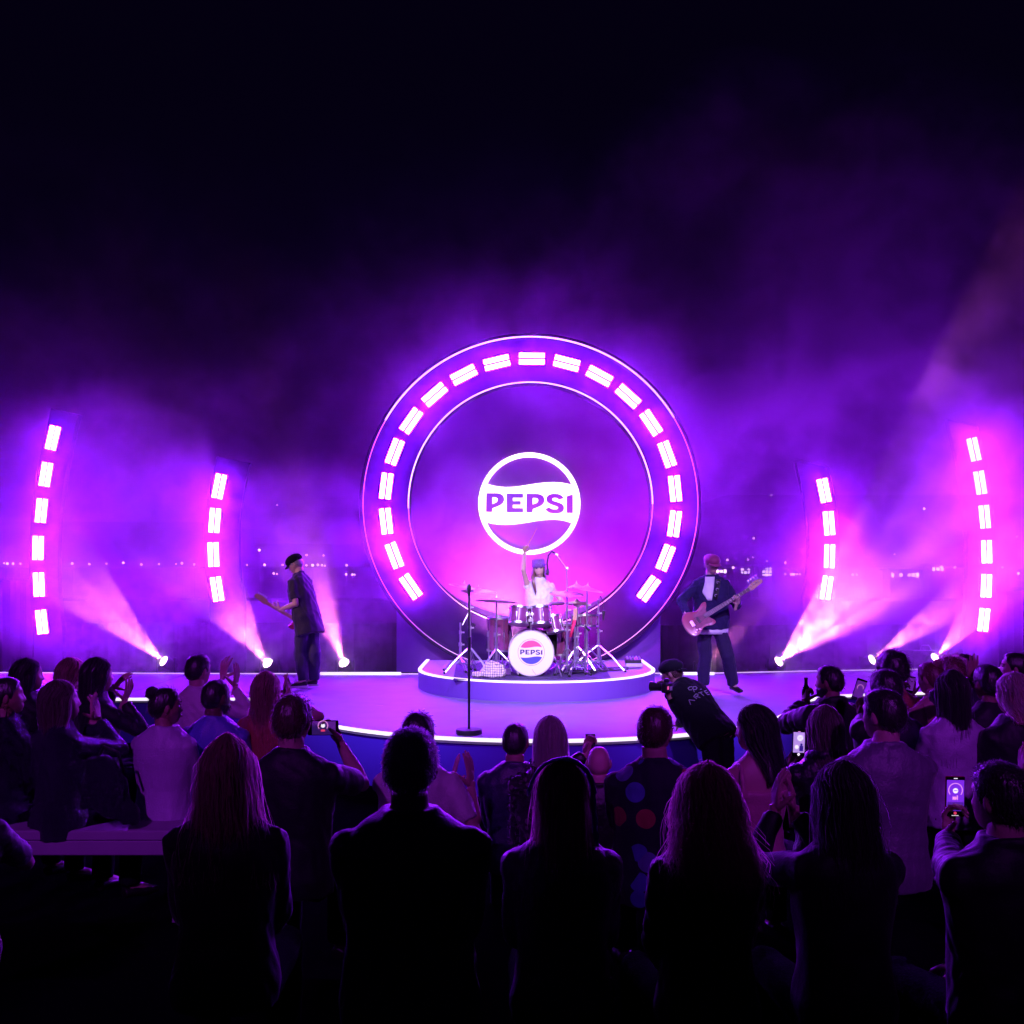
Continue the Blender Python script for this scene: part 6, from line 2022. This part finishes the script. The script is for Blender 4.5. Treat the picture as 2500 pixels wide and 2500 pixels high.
for q, d_ in ((wv1, 'X'), (wv2, 'Z')):
    q.bands_direction = d_; q.inputs['Scale'].default_value = 11; q.inputs['Distortion'].default_value = 2; nt.links.new(tcn.outputs['Object'], q.inputs[0])
mxn = nt.nodes.new('ShaderNodeMath'); mxn.operation = 'MAXIMUM'; nt.links.new(wv1.outputs['Fac'], mxn.inputs[0]); nt.links.new(wv2.outputs['Fac'], mxn.inputs[1])
cr = nt.nodes.new('ShaderNodeValToRGB'); cr.color_ramp.elements[0].position = 0.86; cr.color_ramp.elements[0].color = (0.72, 0.62, 0.60, 1); cr.color_ramp.elements[1].position = 0.95; cr.color_ramp.elements[1].color = (0.10, 0.05, 0.07, 1)
nt.links.new(mxn.outputs[0], cr.inputs[0]); nt.links.new(cr.outputs[0], b0.inputs['Base Color'])
tag(G().add(v, f).build('towel', m, smooth=True), 'crumpled pale checked towel on the riser left of the bass drum', 'towel')

# drum module, cables
mo = W(1547, 1622, 14.0); mo.z = FZ
eo = empty('drum_module', mo, 'small electronic box with many knobs at the right end of the riser', 'equipment')
G().box(mo + Vector((0, 0, 0.035)), (0.23, 0.16, 0.05), bev=0.006).build('tray', T['lilac'], eo)
rt = Matrix.Rotation(R(12), 4, 'X')
G().box(mo + Vector((-0.01, 0, 0.095)), (0.22, 0.15, 0.055), rt, bev=0.006).build('casing', M_black, eo)
for i in range(5):
    for j in range(2):
        G().cyl(mo + Vector((-0.09 + i * 0.042, -0.05 + j * 0.06, 0.118 + j * 0.013)), mo + Vector((-0.09 + i * 0.042, -0.05 + j * 0.06, 0.142 + j * 0.013)), 0.011, seg=10).build('knob', M_chrome, eo)
rs = np.random.RandomState(3)
cb = empty('cable_coil', W(1495, 1640, 13.5), 'tangle of dark cables lying on the riser right of the kit', 'cable')
for i in range(8):
    x0, x1 = 0.62 + 0.3 * rs.rand(), 1.25 + 0.3 * rs.rand(); y0, y1 = 12.95 + 0.5 * rs.rand(), 13.5 + 0.5 * rs.rand()
    pts = [(x0 + (x1 - x0) * t + 0.07 * math.sin(t * 8 + i), y0 + (y1 - y0) * t + 0.08 * math.cos(t * 6 + 2 * i), FZ + 0.006 + 0.012 * abs(math.sin(t * 5 + i))) for t in np.linspace(0, 1, 26)]
    G().tube(pts, 0.006, 6).build('cable', M_rubber, cb, smooth=True)

# ------------------------------------------------------------------ microphone stand at the front of the thrust
mp_ = W(1145, 1791, 9.97)
ms = empty('microphone_stand', (mp_.x, mp_.y, STG), 'empty straight black microphone stand with a round base at the front of the thrust', 'mic stand')
G().lathe([(0, 0), (0.128, 0), (0.128, 0.035), (0.122, 0.044), (0.03, 0.048), (0, 0.048)], (mp_.x, mp_.y, STG + 0.001), seg=48).build('base', mat('stand_black', (0.03, 0.028, 0.034), 0.45), ms, sharp=30)
G().cyl((mp_.x, mp_.y, STG + 0.04), (mp_.x, mp_.y, STG + 0.86), 0.0125, seg=12).build('lower_pole', M_black, ms)
G().cyl((mp_.x, mp_.y, STG + 0.84), (mp_.x, mp_.y, STG + 1.36), 0.0085, seg=12).build('upper_pole', M_black, ms)
G().cyl((mp_.x, mp_.y, STG + 0.80), (mp_.x, mp_.y, STG + 0.94), 0.018, seg=12).build('clutch', M_black, ms)
G().lathe([(0, 0), (0.012, 0), (0.015, 0.05), (0.019, 0.07), (0.020, 0.095), (0.012, 0.115), (0, 0.118)], (mp_.x, mp_.y, STG + 1.34), seg=16).build('microphone', M_black, ms, sharp=40)

# ------------------------------------------------------------------ photographer leaning on the thrust
PD = 9.4
ph = person(None, loc=W(1752, 1806, PD), face=-42, look=-66, scale=1.03, fem=0, skin='tan', hair=('short', 'brown', dict(thick=0.010)), top='jacket', top_mat=T['matte'], top_name='shirt', sleeve='long', wide=1.22,
            stand=True, lean=43, nod=14, seed=60, voxel=0.010, wr=0.007, loose=0.012, collar='shirt', group='crew at the foot of the stage',
            arms={'R': dict(wrist=W(1630, 1692, PD + 0.05), hand='hold', fing=(-0.4, 0.1, 0.9), palm=(-0.8, -0.4, 0), pole=(0.2, 0.6, -1)),
                  'L': dict(wrist=W(1660, 1768, PD + 0.50), hand='relax', fing=(-0.8, 0.5, -0.25), palm=(0, 0, -1), pole=(0.3, -0.8, -0.3))},
            legs={'L': (W(1745, 1905, PD - 0.1), W(1775, 1990, PD - 0.05), W(1755, 2010, PD + 0.05)), 'R': (W(1775, 1905, PD + 0.15), W(1800, 1990, PD + 0.1), W(1785, 2010, PD + 0.2))},
            label='photographer in a backward cap leaning over the stage edge, lettering ARTE on his back')
cap(ph, T['matte'], 'back')
co = empty('camera', W(1622, 1680, PD), 'black stills camera with a lens held up by the leaning photographer', 'camera')
cc = W(1628, 1678, PD - 0.02); cr_ = Matrix.Rotation(R(58), 4, 'Z')
q = lambda x, y, z: cc + (cr_ @ Vector((x, y, z)))
G().box(cc, (0.14, 0.06, 0.095), cr_, bev=0.012).build('body', M_black, co)
G().box(cc + Vector((0, 0, 0.062)), (0.05, 0.05, 0.035), cr_, bev=0.01).build('viewfinder', M_black, co)
G().tube([q(0, 0.02, 0), q(0, 0.10, 0), q(0, 0.16, 0)], [0.038, 0.040, 0.044], 18).build('lens_barrel', M_black, co, smooth=False)
G().box(q(-0.045, -0.032, 0.0), (0.03, 0.004, 0.03), cr_).build('display', SCR['red'], co)
G().box(q(0.02, -0.033, -0.01), (0.05, 0.004, 0.034), cr_).build('rear_label', T['lilac'], co)
bj = bvh_of(child(ph['root'], 'shirt'))
k_ = 300 / 1932
M_print = mat('shirt_print', (0.34, 0.32, 0.38), 0.7)
for ln in ([(935, 708), (962, 784)], [(935, 708), (1028, 718)], [(1010, 655), (1062, 692)], [(1010, 655), (1045, 615), (1075, 620), (1078, 640), (1040, 662)], [(1048, 655), (1112, 672)], [(1085, 600), (1142, 585)], [(1112, 594), (1170, 645)],
           [(1175, 572), (1225, 626)], [(1175, 572), (1210, 560)], [(1198, 600), (1232, 590)], [(1225, 626), (1256, 622)], [(1110, 545), (1130, 540)],
           [(988, 500), (950, 503), (922, 525), (940, 552), (980, 550)], [(1005, 500), (1040, 498), (1062, 520), (1045, 546), (1005, 545), (990, 525), (1010, 505)], [(995, 520), (1020, 584)]):
    pts = []
    for (a0, b0_), (a1, b1) in zip(ln[:-1], ln[1:]):
        for t in np.linspace(0, 1, 5):
            p_ = project(bj, 1560 + (a0 - 150 + (a1 - a0) * t) * k_, 1580 + (b0_ + 120 + (b1 - b0_) * t) * k_, PD, 0.003)
            if p_ is not None: pts.append(p_)
    if len(pts) > 2:
        G().tube(pts, 0.0045, 6).build('print_stroke', M_print, ph['root'])
wb = W(1684, 1767, 10.45)
G_ = G(); G_.prism([(-0.16, 0), (0.10, 0), (0.05, 0.085), (-0.08, 0.095)], -0.09, 0.09, frame=Matrix.Translation((wb.x, wb.y, STG + 0.003)))
tag(G_.build('wedge_box', mat('rust_board', (0.36, 0.10, 0.07), 0.6, var=0.2, vscale=20, stretch=(2, 2, 30))), 'small rust coloured wedge lying on the thrust behind the photographer', 'wedge')

# equipment case behind the right wing
ec = W(2247, 1602, 17.0)
eq = empty('equipment_case', (ec.x, 17.0, 0), 'dark equipment case with pale edges behind the right wing', 'case')
G().box((ec.x, 17.0, ec.z / 2 + 0.05), (0.36, 0.3, ec.z + 0.1), bev=0.01).build('case_body', M_black, eq)
G().box((ec.x, 16.84, ec.z + 0.11), (0.38, 0.02, 0.015)).build('edge_trim', M_chrome, eq)
G().tube([(ec.x - 0.04, 16.9, ec.z + 0.11), (ec.x - 0.02, 16.9, ec.z + 0.19), (ec.x + 0.10, 16.9, ec.z + 0.19), (ec.x + 0.14, 16.9, ec.z + 0.11)], 0.009, 8).build('handle', M_chrome, eq)

# ------------------------------------------------------------------ far shore: lamps and lit pavilions across the water
FD = 95.0
struct(G().box((0, FD + 12, -1.05), (420, 20, 0.3)).build('far_shore', M_ground))
M_lamp = emit('shore_lamp', (1.0, 0.62, 0.75), 6)
SH = [(10, 1375), (18, 1376), (32, 1376), (50, 1376), (176, 1376), (218, 1377), (260, 1376), (301, 1374), (345, 1378), (388, 1377), (430, 1377), (444, 1375), (474, 1378), (603, 1379), (646, 1379), (690, 1379), (748, 1380), (763, 1380), (776, 1379), (786, 1380),
      (793, 1381), (846, 1380), (668, 1400), (676, 1401), (845, 1402), (860, 1403), (866, 1403), (633, 1343), (748, 1355), (790, 1356), (1838, 1361), (1776, 1367), (1826, 1366), (1872, 1370), (1790, 1386), (1917, 1373), (1917, 1402), (1932, 1402), (1938, 1402), (1946, 1402), (1953, 1402),
      (2082, 1403), (2092, 1403), (2184, 1353), (2256, 1242), (1840, 1314), (1883, 1209), (2298, 1384), (2331, 1385), (2447, 1385), (2482, 1310), (2486, 1400), (594, 1164), (676, 1233)]
lp0 = None
for i, (x, y) in enumerate(SH):
    p = W(x, y, FD)
    if lp0 is None:
        lp0 = empty('shore_lamp', (0, 0, 0), 'small light glowing across the dark water behind the stage', 'lamp', 'lights on the far shore')
        G().ell((0, 0, 0), (0.085, 0.085, 0.085), 8, 6).build('lamp_globe', M_lamp, lp0)
        o = lp0
    else:
        o = copy_tree(lp0)
    o.location = p
    s_ = 0.7 + 0.6 * ((i * 37) % 10) / 10
    o.scale = (s_, s_, s_)
M_mast = mat('lamp_mast', (0.02, 0.02, 0.02), 0.6)
for o in [q for q in bpy.data.objects if q.name.split('.')[0] == 'shore_lamp']:
    me = G().cyl((0, 0.1, -(o.location.z + 0.9) / o.scale.z), (0, 0.1, -0.05), 0.012, seg=6).mesh('mast', mat=M_mast)
    m_ = bpy.data.objects.new('mast', me); COL.objects.link(m_); m_.parent = o
M_win = emit('pavilion_window', (1.0, 0.72, 0.85), 5)
for (x0, x1, y0, y1, nx, ny, txt) in ((1756, 1784, 1388, 1402, 3, 1, 'low lit kiosk on the far shore beside the head of the bass player'), (1810, 1842, 1386, 1402, 4, 2, 'lit pavilion on the far shore, left of the tallest one'),
                                     (1862, 1896, 1384, 1408, 4, 3, 'tallest lit pavilion on the far shore right of the bass player'), (2190, 2262, 1396, 1412, 7, 1, 'long dim pavilion on the far shore between the right fins'), (2292, 2324, 1383, 1396, 3, 1, 'small lit kiosk on the far shore left of the far right fin')):
    a, b_ = W(x0, y1 + 4, FD + 1.5), W(x1, y0 - 3, FD + 1.5)
    o = empty('pavilion', ((a.x + b_.x) / 2, FD + 3.2, -0.9), txt, 'building', 'lit buildings on the far shore')
    G().box(((a.x + b_.x) / 2, FD + 4.2, (b_.z - 0.9) / 2), (b_.x - a.x, 2, b_.z + 0.9)).build('wall', M_mast, o)
    G().box(((a.x + b_.x) / 2, FD + 4.1, b_.z + 0.06), (b_.x - a.x + 0.5, 2.6, 0.12)).build('roof', M_mast, o)
    rs = np.random.RandomState(int(x0))
    for i in range(nx):
        for j in range(ny):
            if nx * ny > 3 and rs.rand() < 0.25: continue
            w = (b_.x - a.x) / nx; h = PXM(y1 - y0, FD) / ny
            G().box((a.x + w * (i + 0.5), FD + 3.17, a.z + PXM(4, FD) + h * (j + 0.5)), (w * (0.45 + 0.35 * rs.rand()), 0.06, h * (0.35 + 0.4 * rs.rand()))).build('window', M_win, o)

# ------------------------------------------------------------------ pieces of parts go one level deeper
UNDER = {'sole': 'shoe', 'laces': 'shoe', 'brim': 'cap', 'tuning_peg': 'headstock', 'wing_nut': 'cymbal', 'rubber_foot': 'leg', 'brace': 'leg', 'print_letter': 'drum_head', 'print_field': 'drum_head',
         'print_circle': 'drum_head', 'pen_mark': 'drum_head', 'letter': 'wave_band', 'lens': 'head', 'window': 'wall', 'strap_print': 'guitar_strap', 'print_stroke': 'shirt', 'knob': 'casing', 'screen': 'glass', 'foot': 'fin_panel',
         'eyebrows': 'body', 'eyes': 'body', 'lips': 'body', 'bracelet': 'body', 'fretboard': 'neck', 'pickguard': 'body', 'pickup': 'body', 'bridge': 'body', 'lens_barrel': 'body', 'viewfinder': 'body', 'display': 'body', 'lug': 'shell', 'hoop': 'shell'}


def bbox_mid(o):
    return sum((Vector(c) for c in o.bound_box), Vector()) / 8


for root in [o for o in bpy.data.objects if o.parent is None and o.type == 'EMPTY']:
    kids = list(root.children)
    by = {}
    for k in kids: by.setdefault(k.name.split('.')[0], []).append(k)
    for k in kids:
        b_ = k.name.split('.')[0]
        q_ = UNDER.get(b_)
        if q_ in by and not k.children and k.location.length < 1e-9:
            m_ = bbox_mid(k)
            k.parent = min(by[q_], key=lambda p: (bbox_mid(p) - m_).length)
    for k in kids:
        b_ = k.name.split('.')[0]
        if b_.startswith('picture') or b_ in ('record_button', 'home_bar', 'timer'):
            if 'glass' in by: k.parent = by['glass'][0]
